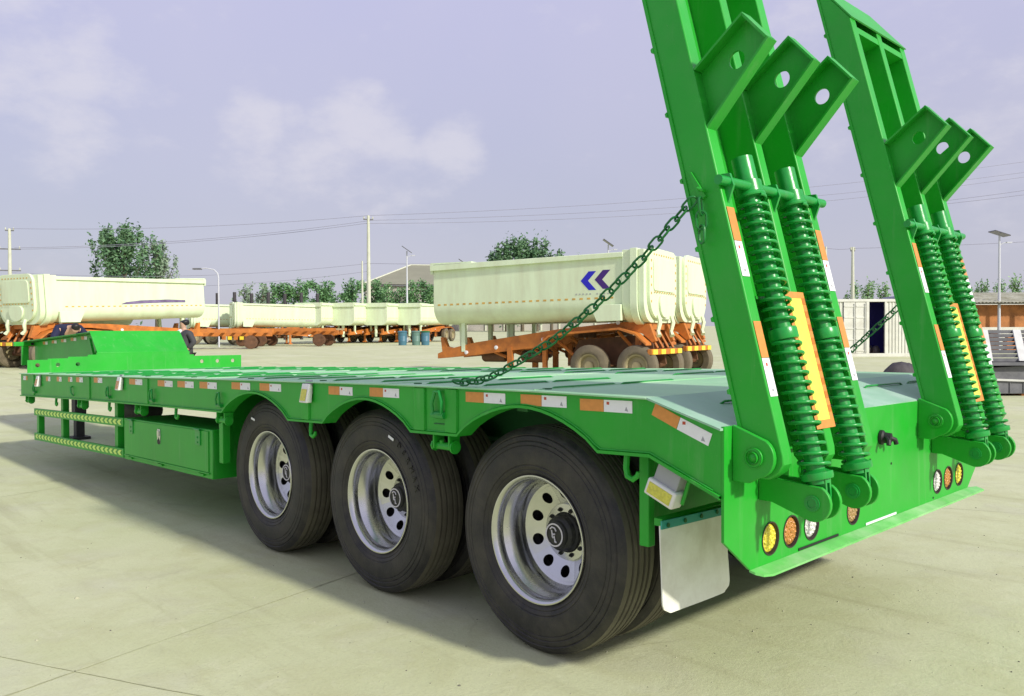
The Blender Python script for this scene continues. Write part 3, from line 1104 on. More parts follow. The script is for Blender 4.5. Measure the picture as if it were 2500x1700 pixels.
    # reflective strips on the outer rails
    for (a, b), sets in (((-.012, .040), ((.965, .830, .690), (.515, .375, .230))), ((.690, .742), ((.935, .797, .658), (.541, .405, .262)))):
        for s2, s1, s0 in sets:
            for u0, u1, mm in ((s1 + .001, s2, ORANGE_T), (s0, s1 - .001, WHITE_T)):
                q = MB()
                q.prism([(u0, -.0012), (u1, -.0012), (u1, -.0030), (u0, -.0030)], Rs, a + dy, b + dy)
                if mm is WHITE_T:
                    q.prism([(u1 - .030, -.0032), (u1 - .018, -.0032), (u1 - .018, -.0036), (u1 - .030, -.0036)], Rs, a + .018 + dy, a + .030 + dy, 1)
                    q.prism([(u0 + .018, -.0032), (u0 + .028, -.0032), (u0 + .028, -.0036), (u0 + .018, -.0036)], Rs, a + .020 + dy, a + .034 + dy, 2)
                    part(q, 'reflector', [WHITE_T, REDM, GREYM], rp, smooth=None)
                else:
                    part(q, 'reflector', mm, rp, smooth=None)
    # yellow warning board with an orange border on the middle rail
    q = MB()
    q.prism([(.085, -.0015), (.64, -.0015), (.64, -.0045), (.085, -.0045)], Rs, .275 + dy, .432 + dy, 0)
    q.prism([(.118, -.0048), (.612, -.0048), (.612, -.0056), (.118, -.0056)], Rs, .300 + dy, .398 + dy, 1)
    # darker diagonal stripes of the right border
    for i in range(18):
        s = .118 + i * .0276
        if i % 2:
            q.prism([(s, -.0048), (s + .0276, -.0048), (s + .0276, -.0054), (s, -.0054)], Rs, .405 + dy, .430 + dy, 2)
    part(q, 'warning_board', [ORANGE_T, YEL_T, mat('orange_stripe', (.52, .17, .02), .4)], rp, smooth=None)
    # chain plate on the near rail
    if dy == 0:
        q = MB()
        q.prism([(1.03, .062), (1.145, .102), (1.15, .110), (1.02, .094)], Rs, -.033, -.021)
        q.tube([RP(1.06, .08, -.03), RP(1.065, .075, -.052), RP(1.05, .06, -.052), RP(1.05, .06, -.03)], .006, 6)
        part(q, 'chain_plate', GREEN, rp)
    for y in (-.045, .755):
        bracket(y + dy)
    for yc in (.195, .540):
        clevis(yc + dy)
    return rp
rampL = ramp(0)
rampR = ramp(RY)

# ---------------- chains
lk = MB()
path = [(.019 * math.cos(R(a)) - .016, .019 * math.sin(R(a)), 0) for a in range(90, 271, 30)] + [(.016 + .019 * math.cos(R(a)), .019 * math.sin(R(a)), 0) for a in range(-90, 91, 30)]
lk.tube(path, .0050, 6, closed=True)
link_me = lk.mesh('chain_link', CHAING, smooth=60)
def chain(pts):
    pts = [Vector(p) for p in pts]
    root = empty('chain', pts[0] - T0, 0, trailer)
    step = .0535
    seg = [(a, b, (b - a).length) for a, b in zip(pts, pts[1:])]
    tot = sum(s[2] for s in seg)
    n = int(tot / step)
    def at(d):
        for a, b, l in seg:
            if d <= l:
                return a.lerp(b, d / l)
            d -= l
        return seg[-1][1]
    for i in range(n):
        c = (at(i * step) + at((i + 1) * step)) / 2
        t = (at((i + 1) * step) - at(i * step)).normalized()
        qn = t.to_track_quat('X', 'Z').to_matrix()
        m_ = qn @ Matrix.Rotation(R(90 * (i % 2) + 28 + random.uniform(-8, 8)), 3, 'X')
        ob = link('chain_link', link_me, root, c - pts[0])
        ob.rotation_euler = m_.to_euler()
chain([(-.112, -.058, 2.035), (-.223, -.056, 1.944), (-.351, -.054, 1.831), (-.594, -.052, 1.652), (-.861, -.05, 1.490), (-1.097, -.05, 1.386), (-1.225, -.05, 1.332), (-1.34, -.05, 1.295), (-1.44, -.052, 1.280), (-1.58, -.058, 1.276)])
chain([(-.082, -.062, 2.030), (-.078, -.058, 1.95), (-.078, -.056, 1.862)])
chain([(-.13, 2.66, 2.03), (-.25, 2.655, 1.85), (-.409, 2.65, 1.668), (-.704, 2.65, 1.40), (-.86, 2.65, 1.30), (-1.0, 2.65, 1.283), (-1.15, 2.65, 1.281)])

# ---------------- details of the near side beam
YS = Y0 - .0005
def strip(x0, z0, x1, z1, h, mm, parent=beamN):
    q = MB()
    a, b = Vector((x0, z0)), Vector((x1, z1))
    d = (b - a).normalized()
    n_ = Vector((-d.y, d.x)) * h / 2
    q.prism([tuple(a - n_), tuple(b - n_), tuple(b + n_), tuple(a + n_)], XZ, YS, YS - .002)
    if mm is WHITE_T:
        c = a + d * .022 + n_ * .45
        q.prism([tuple(c + Vector(o)) for o in ((-.007, -.006), (.007, -.006), (.007, .006), (-.007, .006))], XZ, YS - .0022, YS - .0026, 1)
        c = b - d * .028 - n_ * .35
        q.prism([tuple(c + Vector(o)) for o in ((-.010, -.007), (.008, -.010), (-.002, .010))], XZ, YS - .0022, YS - .0026, 2)
        part(q, 'reflector', [WHITE_T, REDM, GREYM], parent, smooth=None)
    else:
        part(q, 'reflector', mm, parent, smooth=None)
PAIRS = [(-8.60, -8.44, 1.051), (-8.20, -8.03, 1.062), (-7.80, -7.66, 1.073), (-7.53, -7.32, 1.080), (-6.98, -6.74, 1.096), (-6.02, -5.71, 1.117), (-5.36, -5.05, 1.128), (-4.95, -4.64, 1.137), (-4.53, -4.23, 1.146), (-3.985, -3.70, 1.163), (-3.56, -3.265, 1.172), (-2.68, -2.42, 1.188), (-2.245, -1.965, 1.198), (-1.410, -1.126, 1.2125), (-1.022, -.737, 1.2185), (-.659, -.378, 1.2175)]
for x0, x1, z in PAIRS:
    xm = x0 + (x1 - x0) * .47
    t = .022
    strip(x0, z - .002, xm - .001, z, .05, ORANGE_T)
    strip(xm + .001, z, x1, z + .002, .05, WHITE_T)
strip(-9.55, 1.026, -9.44, 1.029, .05, WHITE_T)
strip(-9.43, 1.029, -9.37, 1.030, .05, ORANGE_T)
strip(-.272, 1.219, -.155, 1.172, .05, ORANGE_T)
strip(-.153, 1.171, -.013, 1.119, .05, WHITE_T)
# vertical stiffeners
for x in (-9.12, -7.14, -5.615, -2.95, -1.78, -1.52):
    q = MB()
    zt, zb = dz(x) - .012, lerp_poly(low, x) + .001
    q.prism([(x - .045, zb), (x + .045, zb), (x + .045, zt), (x - .045, zt)], XZ, YS, YS - .010)
    part(q, 'stiffener', GREEN, beamN, bev=.003)
# side marker lamps on brackets
for x, z in ((-8.83, 1.03), (-6.20, 1.105), (-2.90, 1.175)):
    q = MB()
    q.box(x - .035, x + .035, YS - .012, YS, z - .02, z + .065)
    sm = part(q, 'side_marker', GREYM, bev=.003)
    q = MB()
    q.prism([(YS - .055, z - .075), (YS - .012, z - .075), (YS - .006, z + .035), (YS - .030, z + .045)], YZ, x - .045, x + .045)
    part(q, 'housing', WHITEP, sm, bev=.006)
    q = MB()
    q.prism([(YS - .0565, z - .062), (YS - .0545, z - .062), (YS - .040, z + .01), (YS - .042, z + .01)], YZ, x - .030, x + .030)
    part(q, 'lens', LENSY if x > -4 else LA, sm, smooth=None)
# rope rings on the web
def rope_ring(x, z, sc_=1.0):
    q = MB()
    pts = [(x - .03 * sc_, YS - .022, z - .045 * sc_), (x - .036 * sc_, YS - .026, z + .0), (x - .018 * sc_, YS - .022, z + .052 * sc_), (x + .012 * sc_, YS - .020, z + .056 * sc_), (x + .036 * sc_, YS - .026, z + .01), (x + .030 * sc_, YS - .022, z - .045 * sc_)]
    q.tube(pts, .0085 * sc_, 7, closed=True)
    q.tube([(x - .042 * sc_, YS - .012, z - .050 * sc_), (x + .042 * sc_, YS - .012, z - .050 * sc_)], .016 * sc_, 8)
    part(q, 'rope_ring', GREEN2)
for x, z in ((-9.02, .925), (-6.537, .995), (-5.459, 1.02), (-4.167, 1.052)):
    rope_ring(x, z, .9)
rope_ring(-1.61, 1.165, 1.15)
q = MB()
q.tube([(-7.66, YS, 1.0), (-7.655, YS - .02, .995), (-7.64, YS - .022, .94), (-7.62, YS - .006, .91)], .008, 7)
part(q, 'rope_hook', GREEN2)
# J hooks below the beam
for x, z in ((-8.307, .862), (-6.609, .912), (-5.031, .945), (-2.915, .978), (-.408, 1.016)):
    q = MB()
    q.tube([(x - .02, Y0 + .03, z + .02), (x - .022, Y0 + .025, z - .05), (x - .010, Y0 + .020, z - .085), (x + .018, Y0 + .018, z - .094), (x + .040, Y0 + .018, z - .078), (x + .046, Y0 + .018, z - .060)], [.013, .013, .013, .012, .011, .008], 8)
    part(q, 'lashing_hook', GREEN)
# strap winches below the beam: two cheeks and a drum
for x, z in ((-9.425, .82), (-7.456, .872), (-5.846, .915), (-4.190, .955), (-1.615, 1.005)):
    for s_ in (-1, 1):
        q = MB()
        q.prism([(x + s_ * .062 - .006, z), (x + s_ * .062 + .006, z), (x + s_ * .062 + .006, z - .075), (x + s_ * .062 - .006, z - .075)], XZ, Y0 + .005, Y0 + .075)
        wn_ = part(q, 'strap_winch', GREEN, None, bev=.002) if s_ < 0 else part(q, 'cheek', GREEN, wn_, bev=.002)
    q = MB()
    q.tube([(x - .085, Y0 + .035, z - .062), (x + .085, Y0 + .035, z - .062)], .020, 12)
    q.lathe([(.034, 0), (.034, .010), (.020, .010)], (x + .072, Y0 + .035, z - .062), (1, 0, 0), 14)
    q.tube([(x - .02, Y0 + .03, z - .046), (x - .02, Y0 + .025, z - .030)], .012, 8)
    q.lathe([(.030, 0), (.030, .012), (.001, .012)], (x - .088, Y0 + .035, z - .062), (1, 0, 0), 8)
    part(q, 'drum', GREEN, wn_)
# weld beads where stiffeners and flange meet the web
for x in (-9.12, -7.14, -5.615, -2.95, -1.78, -1.52):
    for sx in (-.047, .047):
        q = MB()
        z0_, z1_ = lerp_poly(low, x + sx) + .004, dz(x + sx) - .016
        n_ = max(6, int((z1_ - z0_) / .012))
        q.tube([(x + sx, YS - .002 - .0012 * (i % 2), z0_ + (z1_ - z0_) * i / n_) for i in range(n_ + 1)], [.0042 if i % 2 else .0030 for i in range(n_ + 1)], 5)
        part(q, 'weld_bead', GREEN, beamN, smooth=60)
q = MB()
n_ = 300
pts_ = []
for i in range(n_ + 1):
    x = -.287 + (.0322 + .287) * i / n_ if False else -9.6 + 9.6 * i / n_
    pts_.append((x, YS - .0015 - .001 * (i % 2), lerp_poly(low, x) + .003))
q.tube(pts_, [.0044 if i % 2 else .0034 for i in range(n_ + 1)], 5)
part(q, 'weld_bead', GREEN, beamN, smooth=60)
# weld line marks on the web next to the ring
q = MB()
q.tube([(-1.66, YS - .001, 1.060), (-1.56, YS - .001, 1.063)], .003, 5)
part(q, 'weld_bead', GREENDK, beamN)

# ---------------- tool box
tl = .0195
def tb(x, z):
    return (x, z + tl * (x + 4.44))
q = MB()
q.prism([tb(-6.33, .419), tb(-4.44, .419), tb(-4.44, .80), tb(-6.33, .80)], XZ, -.045, .46)
box = part(q, 'tool_box', GREEN, bev=.006)
q = MB()
q.prism([tb(-6.29, .470), tb(-4.50, .470), tb(-4.50, .785), tb(-6.29, .785)], XZ, -.046, -.052)
q.prism([tb(-6.31, .455), tb(-4.48, .455), tb(-4.48, .466), tb(-6.31, .466)], XZ, -.046, -.056)
door = part(q, 'box_door', GREEN, box, bev=.002)
for x in (-6.12, -4.68):
    q = MB()
    q.box(x - .045, x + .045, -.060, -.052, tb(x, .67)[1], tb(x, .79)[1])
    q.tube([(x - .05, -.062, tb(x, .792)[1]), (x + .05, -.062, tb(x, .792)[1])], .009, 8)
    q.disc((x, -.060, tb(x, .69)[1]), (0, -1, 0), .008, .005, 8)
    q.disc((x, -.060, tb(x, .73)[1]), (0, -1, 0), .008, .005, 8)
    part(q, 'hinge', GREEN2, box)
for x in (-6.15, -5.45, -4.62):
    q = MB()
    q.box(x - .05, x + .05, -.062, -.046, tb(x, .438)[1], tb(x, .452)[1])
    part(q, 'clip', GREEN, box)
q = MB()
q.prism([tb(-6.33, .419), tb(-4.44, .419), tb(-4.44, .80), tb(-6.33, .80)], XZ, Y1 - .52, Y1 - .055)
part(q, 'tool_box', GREEN, bev=.006)  # unseen far-side box, added to darken the ground under the deck
q = MB()
lx, lz = -5.47, .665
q.holed([(lx - .030, lz - .06), (lx + .030, lz - .06), (lx + .034, lz), (lx + .030, lz + .062), (lx - .030, lz + .062), (lx - .034, lz)], (lx, lz - .02), .012, XZ, -.053, -.058)
q.box(lx - .020, lx + .020, -.066, -.058, lz + .004, lz + .05)
lt = part(q, 'latch', CHROME, box, bev=.002)
q = MB()
q.disc((lx, -.056, lz - .045), (0, -1, 0), .022, .006, 14)
part(q, 'keyhole', BLACK, lt)

# ---------------- side guard
def sg(x, z):
    return (x, z + (x + 9.30) * .030)
q = MB()
q.prism([sg(-9.31, .590), sg(-6.345, .590), sg(-6.345, .672), sg(-9.31, .672)], XZ, -.05, -.02)
guard = part(q, 'side_guard', GREEN, bev=.003)
q = MB()
q.prism([sg(-9.31, .300), sg(-6.345, .300), sg(-6.345, .385), sg(-9.31, .385)], XZ, -.05, -.02)
part(q, 'guard_rail', GREEN, guard, bev=.003)
for x, zt in ((-9.28, .60), (-8.33, .95), (-6.62, .98)):
    q = MB()
    zb = sg(x, .31)[1]
    q.box(x - .04, x + .04, -.018, .045, zb, zt)
    part(q, 'guard_post', GREEN, guard, bev=.003)
for zc in (.631, .346):
    q = MB()
    q.prism([sg(-9.27, zc - .025), sg(-6.39, zc - .025), sg(-6.39, zc + .025), sg(-9.27, zc + .025)], XZ, -.0505, -.0515, 0)
    k = 24
    for i in range(k):
        x = -9.27 + (i + .15) * 2.88 / k
        d_ = 2.88 / k * .55
        for sgn in (-1, 1):
            q.prism([sg(x, zc), sg(x + d_, zc), sg(x + d_ * 1.7, zc + sgn * .024), sg(x + d_ * .7, zc + sgn * .024)], XZ, -.0518, -.0525, 1)
    tp = part(q, 'chevron_tape', [LIMEBACK, LIME], guard, smooth=None)
    tp['kind'] = 'stuff'

# ---------------- mud flap, rear work lamp
fl = [(-.045, .745), (-.035, .44)] + arc((.005, .425), .04, 190, 270, 4) + arc((.40, .415), .06, -90, 0, 5) + [(.455, .733)]
def flap_sheet(mirror=False):
    # rubber sheet with a soft bow and curled foot
    q_ = MB()
    nu, nv = 16, 18
    vs_ = []
    for k_, off_ in ((0, 0), (1, .006)):
        for j_ in range(nv + 1):
            v_ = j_ / nv
            zz_ = .742 - .36 * v_
            for i_ in range(nu + 1):
                u_ = i_ / nu
                y_ = -.042 + .497 * u_
                z_ = zz_ + .012 * u_ * (1 - v_) * -1
                r_ = .05
                if v_ > 1 - r_ / .36:
                    dv = (v_ - (1 - r_ / .36)) * .36
                    inset = r_ - math.sqrt(max(0, r_ * r_ - dv * dv))
                    y_ = min(max(y_, -.042 + inset), .455 - inset)
                bow = .010 * math.sin(math.pi * u_) * v_ + .014 * v_ ** 2 + .004 * math.sin(5 * u_ + 3 * v_)
                vs_.append((-.290 + off_ + bow, (Y1 + Y0) - y_ if mirror else y_, z_))
    n_ = (nu + 1) * (nv + 1)
    fs_ = []
    for j_ in range(nv):
        for i_ in range(nu):
            a_ = j_ * (nu + 1) + i_
            fs_ += [(a_, a_ + 1, a_ + nu + 2, a_ + nu + 1), (n_ + a_, n_ + a_ + nu + 1, n_ + a_ + nu + 2, n_ + a_ + 1)]
    rim_ = [i_ for i_ in range(nu + 1)] + [j_ * (nu + 1) + nu for j_ in range(1, nv + 1)] + [nv * (nu + 1) + i_ for i_ in range(nu - 1, -1, -1)] + [j_ * (nu + 1) for j_ in range(nv - 1, 0, -1)]
    for a_, b_ in zip(rim_, rim_[1:] + rim_[:1]):
        fs_.append((a_, b_, n_ + b_, n_ + a_))
    q_.add(vs_, fs_)
    return part(q_, 'mud_flap', FLAP, smooth=50)
flap = flap_sheet()
q = MB()
q.prism([(-.04, .728), (.455, .718), (.455, .752), (-.04, .762)], YZ, -.2835, -.277)
st_ = part(q, 'flap_strip', TEAL, flap)
for y in (.0, .12, .24, .36, .44):
    q = MB()
    q.disc((-.277, y, .741), (1, 0, 0), .009, .006, 8)
    part(q, 'bolt', GREENDK, flap)
q = MB()
q.box(-.33, -.291, -.02, .46, .735, .765)
part(q, 'flap_bar', GREEN, flap)
flap_sheet(True)
la = R(-22)
lc = Vector((-.245, -.045, .905))
ux, uz = Vector((math.cos(la), 0, math.sin(la))), Vector((-math.sin(la), 0, math.cos(la)))
uy = Vector((0, 1, 0))
q = MB()
q.obox(lc + uz * .045, ux * .058, uy * .03, uz * .038)
wl = part(q, 'marker_lamp', GREYM, bev=.004)
q = MB()
q.obox(lc - uz * .022 - uy * .01, ux * .072, uy * .036, uz * .036)
part(q, 'housing', WHITEP, wl, bev=.008)
q = MB()
q.obox(lc - uz * .022 - uy * .047, ux * .058, uy * .0015, uz * .024)
part(q, 'lens', LENSY, wl, bev=.001)
q = MB()
q.tube([lc + ux * .08 + uz * .07, lc + ux * .085 - uz * .03], .008, 6)
q.tube([lc - ux * .07 + uz * .08, lc - ux * .06 + uz * .05], .008, 6)
part(q, 'lamp_bracket', GREEN, wl)

# ---------------- gooseneck
XF = -9.66
q = MB()
zt = 1.247
cells = []
def cell(a, b, z0, z1, h=None):
    if h is None:
        q.prism([(a, z0), (b, z0), (b, z1), (a, z1)], YZ, XF, XF - .012)
    else:
        q.holed([(a, z0), (b, z0), (b, z1), (a, z1)], (h, 1.172), .026, YZ, XF, XF - .012, n=16)
cell(-.03, .195, 1.079, 1.236, .082)
cell(.195, .424, 1.079, 1.25, .309)
cell(.424, .655, 1.079, 1.268, .539)
cell(.655, .76, 1.079, 1.29)
cell(.76, 1.965, 1.079, 1.315)
cell(1.965, 2.025, 1.079, 1.27)
cell(2.025, 2.252, 1.079, 1.25, 2.140)
cell(2.252, 2.48, 1.079, 1.25, 2.365)
cell(2.48, 2.72, 1.079, 1.25, 2.593)
part(q, 'front_wall', GREEN)
# sloped hood between deck and neck
q = MB()
q.prism([(XF - .001, 1.305), (XF - .001, 1.316), (-9.965, 1.598), (-10.05, 1.598), (-10.05, 1.588), (-9.975, 1.588)], XZ, .77, 1.955)
hood = part(q, 'gooseneck_hood', GREEN, bev=.003)
q = MB()
q.prism([(-9.80, 1.08), (-9.84, 1.08), (-10.12, 1.50), (-10.08, 1.50)], XZ, .80, .83)
part(q, 'hood_brace', GREEN, hood)
# neck box
q = MB()
q.prism([(-10.55, 1.06), (-10.08, 1.572), (-13.25, 1.440), (-13.25, 1.15), (-12.4, 1.08)], XZ, .95, 1.70)
neck = part(q, 'gooseneck', GREEN, bev=.004)
q = MB()
q.prism([(-10.03, 1.586), (-13.35, 1.455), (-13.35, 1.444), (-10.03, 1.575)], XZ, .80, 1.85)
part(q, 'neck_top_flange', GREEN, neck)
q = MB()
q.box(-13.36, -13.27, .66, 1.98, 1.375, 1.443)
xb = part(q, 'front_crossbeam', GREEN, neck, bev=.004)
q = MB()
q.box(-13.34, -13.28, .77, .87, 1.07, 1.374)
part(q, 'crossbeam_post', GREEN, neck, bev=.004)
q = MB()
q.disc((-13.2695, .92, 1.408), (1, 0, 0), .022, .003, 14)
part(q, 'bolt_hole', BLACK, neck)
for i in range(5):
    x = -10.75 - i * .47
    z = 1.530 - i * .0195
    for u, mm in ((-.15, ORANGE_T), (-.02, WHITE_T)):
        q = MB()
        q.box(x + u, x + u + .12, .9460, .9485, z - .05, z - .005)
        part(q, 'reflector', mm, neck, smooth=None)
# landing legs
for y in (.92, 1.60):
    x = -11.2
    g0 = gz(x, y)
    q = MB()
    q.box(x - .085, x + .085, y, y + .15, g0 + .36, 1.14)
    leg = part(q, 'landing_leg', BLACK, bev=.004)
    q = MB()
    q.box(x - .065, x + .065, y + .02, y + .13, g0 + .04, g0 + .36)
    q.box(x - .14, x + .14, y - .04, y + .19, g0 + .002, g0 + .04)
    part(q, 'foot', BLACK, leg)
# air tank / black equipment slung below the front of the deck
q = MB()
q.lathe([(.001, 0), (.11, .02), (.13, .06), (.13, .74), (.11, .78), (.001, .80)], (-8.2, .62, .72), (1, 0, 0), 20)
part(q, 'air_tank', BLACK)

# ================================================================== background yard
def camdir(right, deep):
    r2 = Vector((c_r.x, c_r.y)).normalized()
    v = r2 * right + fx * deep
    return math.atan2(v.y, v.x)

# ---------------- cream tipper semi-trailers
def usec(hw, zt, zb, r_, n=9):
    pts = [(-hw, zt)]
    pts += [(-hw + r_ + r_ * math.cos(R(180 + 90 * i / n)), zb + r_ + r_ * math.sin(R(180 + 90 * i / n))) for i in range(n + 1)]
    pts += [(hw - r_ + r_ * math.cos(R(270 + 90 * i / n)), zb + r_ + r_ * math.sin(R(270 + 90 * i / n))) for i in range(n + 1)]
    pts += [(hw, zt)]
    return pts
def loft(q, secs, mi=0):
    n = len(secs[0][1])
    vs = [(x, y, z) for x, sec in secs for y, z in sec]
    fs = []
    for i in range(len(secs) - 1):
        for j in range(n - 1):
            fs.append((i * n + j, (i + 1) * n + j, (i + 1) * n + j + 1, i * n + j + 1))
    fs.append(tuple(range(n)))
    fs.append(tuple(range((len(secs) - 1) * n, len(secs) * n))[::-1])
    for i in range(len(secs) - 1):
        fs.append((i * n, i * n + n - 1, (i + 1) * n + n - 1, (i + 1) * n))
    q.add(vs, fs, mi)
def tipper():
    t = empty('tipper_trailer', (0, 0, 0))
    P = lambda q, n, mm, par=None, sm=30, bev=0: q.build(n, mm, par or t, (0, 0, 0), sm, bev)
    q = MB()
    loft(q, [(-6.50, usec(1.12, 3.20, 1.62, .50)), (-.62, usec(1.15, 3.30, 1.66, .50))])
    body = P(q, 'body', CREAM, bev=.01)
    for yy in (-1, 1):
        q = MB()
        q.prism([(-6.56, 3.10), (-.60, 3.22), (-.60, 3.34), (-6.56, 3.26)], XZ, yy * 1.135, yy * 1.215)
        P(q, 'top_rail', CREAM, body, bev=.01)
    q = MB()
    q.prism([(-6.60, 3.02), (-6.505, 3.02), (-6.505, 3.28), (-5.2, 3.29), (-5.2, 3.32), (-6.60, 3.33)], XZ, -1.13, 1.13)
    P(q, 'front_rim', CREAM, body)
    for x0, x1, g_ in ((-.62, -.40, .05), (-.39, -.20, .10), (-.19, -.03, .05)):
        q = MB()
        loft(q, [(x0, usec(1.15 + g_, 3.36 + g_ * .6, 1.66 - g_, .54)), (x1, usec(1.15 + g_, 3.36 + g_ * .6, 1.66 - g_, .54))])
        P(q, 'rear_collar', CREAM, body, bev=.008)
    # rear door: plate with rounded foot and head, hatch, rows of bolts
    def dpoly(hw, z0, z1, r0, r1):
        return arc((hw - r0, z0 + r0), r0, -90, 0, 5) + arc((hw - r1, z1 - r1), r1, 0, 90, 4) + arc((-hw + r1, z1 - r1), r1, 90, 180, 4) + arc((-hw + r0, z0 + r0), r0, 180, 270, 5)
    q = MB()
    q.prism(dpoly(1.02, 1.70, 3.45, .62, .30), YZ, -.029, .06)
    door_ = P(q, 'rear_door', CREAM, bev=.01)
    q = MB()
    q.prism(dpoly(.78, 2.40, 3.22, .10, .16), YZ, .061, .085)
    P(q, 'door_panel', CREAM, door_, bev=.008)
    q = MB()
    q.prism(dpoly(.40, 1.74, 2.30, .36, .18), YZ, .061, .12)
    P(q, 'hatch', CREAM, door_, bev=.01)
    q = MB()
    for i in range(9):
        q.box(.086, .094, -.72 + i * .18 - .03, -.72 + i * .18 + .03, 2.345, 2.385)
        q.box(.061, .069, -.72 + i * .18 - .03, -.72 + i * .18 + .03, 3.275, 3.315)
    for yy in (-.92, .92):
        for i in range(6):
            q.box(.061, .069, yy - .025, yy + .025, 2.1 + i * .2, 2.16 + i * .2)
    b_ = P(q, 'bolt_row', TAPE2, door_, None)
    b_['kind'] = 'stuff'
    for yy in (-.5, .5):
        q = MB()
        q.tube([(.09, yy, 1.80), (.14, yy, 1.62), (.10, yy - .05, 1.40), (.16, yy - .12, 1.28)], [.05, .06, .05, .07], 6)
        P(q, 'door_lock', CREAM, door_)
    for yy in (-1, 1):
        q = MB()
        for i in range(26):
            x = -6.35 + i * .215
            hw_ = 1.12 + .03 * (x + 6.5) / 5.88
            q.box(x, x + .095, yy * (hw_ + .001) - .004, yy * (hw_ + .001) + .004, 2.135 + i * .003, 2.18 + i * .003)
        b_ = P(q, 'dash_tape', TAPE2, body, None)
        b_['kind'] = 'stuff'
        q = MB()
        q.prism([(-1.50, 2.06), (-.63, 2.06), (-.63, 1.66), (-1.30, 1.64)], XZ, yy * 1.14, yy * 1.26)
        P(q, 'side_skirt', CREAM, body, bev=.01)
        # chassis beam
        q = MB()
        prof = [(-6.62, .66), (-5.3, .77), (-3.75, .94), (-3.2, .98), (-2.7, 1.24), (-2.0, 1.36), (-.7, 1.46), (-.25, 1.34), (.02, 1.12), (.12, 1.16), (-.05, 1.58), (-.7, 1.64), (-2.6, 1.47), (-5.3, 1.12), (-6.1, .96), (-6.30, 1.00), (-6.42, 1.26), (-6.52, 1.26), (-6.46, .86), (-6.62, .80)]
        q.prism(prof, XZ, yy * .60, yy * .76)
        P(q, 'chassis_beam', RUST, bev=.006)
        # fender band over the wheels
        q = MB()
        fo = [(-3.15, .95), (-2.75, 1.26), (-2.1, 1.34), (-.75, 1.44), (-.30, 1.30), (.0, 1.05)]
        q.prism(fo + [(x, z + .05) for x, z in fo[::-1]], XZ, yy * .77, yy * 1.16)
        P(q, 'fender', RUST)
        for x in (-3.05, -.35):
            q = MB()
            q.box(x - .06, x + .06, yy * .78 - .05, yy * .78 + .05, .45, 1.25)
            P(q, 'hanger', RUST)
        for x, z in ((-4.6, .98), (-3.1, 1.20), (-.9, 1.62), (-5.6, .84)):
            q = MB()
            q.lathe([(.001, 0), (.05, 0), (.055, .04), (.001, .05)], (x, yy * .765, z), (0, yy, 0), 12)
            P(q, 'marker_lamp', WHITE_T)
        for x in (-1.60, -.28):
            we = empty('wheel', (x, yy * 1.15, .53), 0 if yy < 0 else math.pi, t)
            q = MB()
            q.lathe([(.30, .05), (.33, .0), (.47, .0), (.53, .05), (.53, .25), (.47, .30), (.30, .29)], (0, 0, 0), (0, 1, 0), 28)
            q.build('tyre', TYREB, we, smooth=40)
            q = MB()
            q.lathe([(.36, -.004), (.35, .03), (.27, .05), (.24, .13), (.13, .11), (.12, .05), (.001, .05)], (0, 0, 0), (0, 1, 0), 24)
            q.build('rim', CWHEEL, we, smooth=40)
    for x in (-1.60, -.28):
        q = MB()
        q.tube([(x, -.9, .53), (x, .9, .53)], .08, 10)
        P(q, 'axle', RUSTDK)
    for i, x in enumerate((-6.0, -4.9, -3.9, -2.2, -1.0)):
        q = MB()
        z = [.88, 1.0, 1.12, 1.38, 1.5][i]
        q.box(x - .06, x + .06, -.59, .59, z - .14, z + .02)
        P(q, 'cross_member', RUSTDK)
    # tanks, and suspension plates added in dark brown to darken the fender gap
    for yy in (-.42, .34):
        q = MB()
        q.prism([(-2.55, .55), (-2.2, .42), (-1.6, .62), (-.95, .48), (-.3, .62), (.0, .55), (-.1, 1.1), (-.6, 1.30), (-2.2, 1.18)], XZ, yy, yy + .08)
        P(q, 'dark_gap_frame', RUSTDK)
    for x in (-3.6, -4.9):
        q = MB()
        q.lathe([(.001, 0), (.15, .03), (.17, .08), (.17, .72), (.15, .77), (.001, .80)], (x - .4, -.35, .74), (1, 0, 0), 14)
        P(q, 'air_tank', RUSTDK)
    for x0, z0, x1, z1 in ((-5.2, 1.0, -4.4, .72), (-2.9, 1.25, -2.3, .8), (-1.0, 1.4, -.5, .9), (-3.9, 1.15, -3.3, .80)):
        for yy in (-.56, .52):
            q = MB()
            q.tube([(x0, yy, z0), (x1, yy, z1)], .045, 6)
            P(q, 'brace', RUST)
    # pivot block and rear bumper with lamps
    q = MB()
    q.box(-.55, -.10, -.62, .62, 1.44, 1.655)
    P(q, 'pivot_block', RUST)
    q = MB()
    q.box(.04, .16, -1.15, 1.15, .82, .96)
    bm_ = P(q, 'rear_bumper', RUST, bev=.008)
    for y in (-.95, -.35, .35, .95):
        q = MB()
        q.box(.161, .185, y - .16, y + .16, .83, .95)
        P(q, 'tail_lamp', LAMPY, bm_)
    for y in (-.6, -.2, .2, .6):
        q = MB()
        q.tube([(-.2, y, 1.5), (.10, y + .03, .98)], .035, 6)
        P(q, 'strut', RUST)
    # hoist ram and front support
    q = MB()
    q.tube([(-6.20, 0, .75), (-6.30, 0, 2.9)], .11, 12)
    P(q, 'hoist_ram', CREAM)
    for yy in (-.72, .72):
        q = MB()
        q.box(-5.78, -5.66, yy - .05, yy + .05, .86, 1.66)
        P(q, 'support_post', CREAM)
        q = MB()
        q.box(-4.25, -4.10, yy - .06, yy + .06, .12, 1.0)
        q.box(-4.32, -4.03, yy - .12, yy + .12, .0, .12)
        P(q, 'landing_leg', RUST)
    return t
tp0 = tipper()
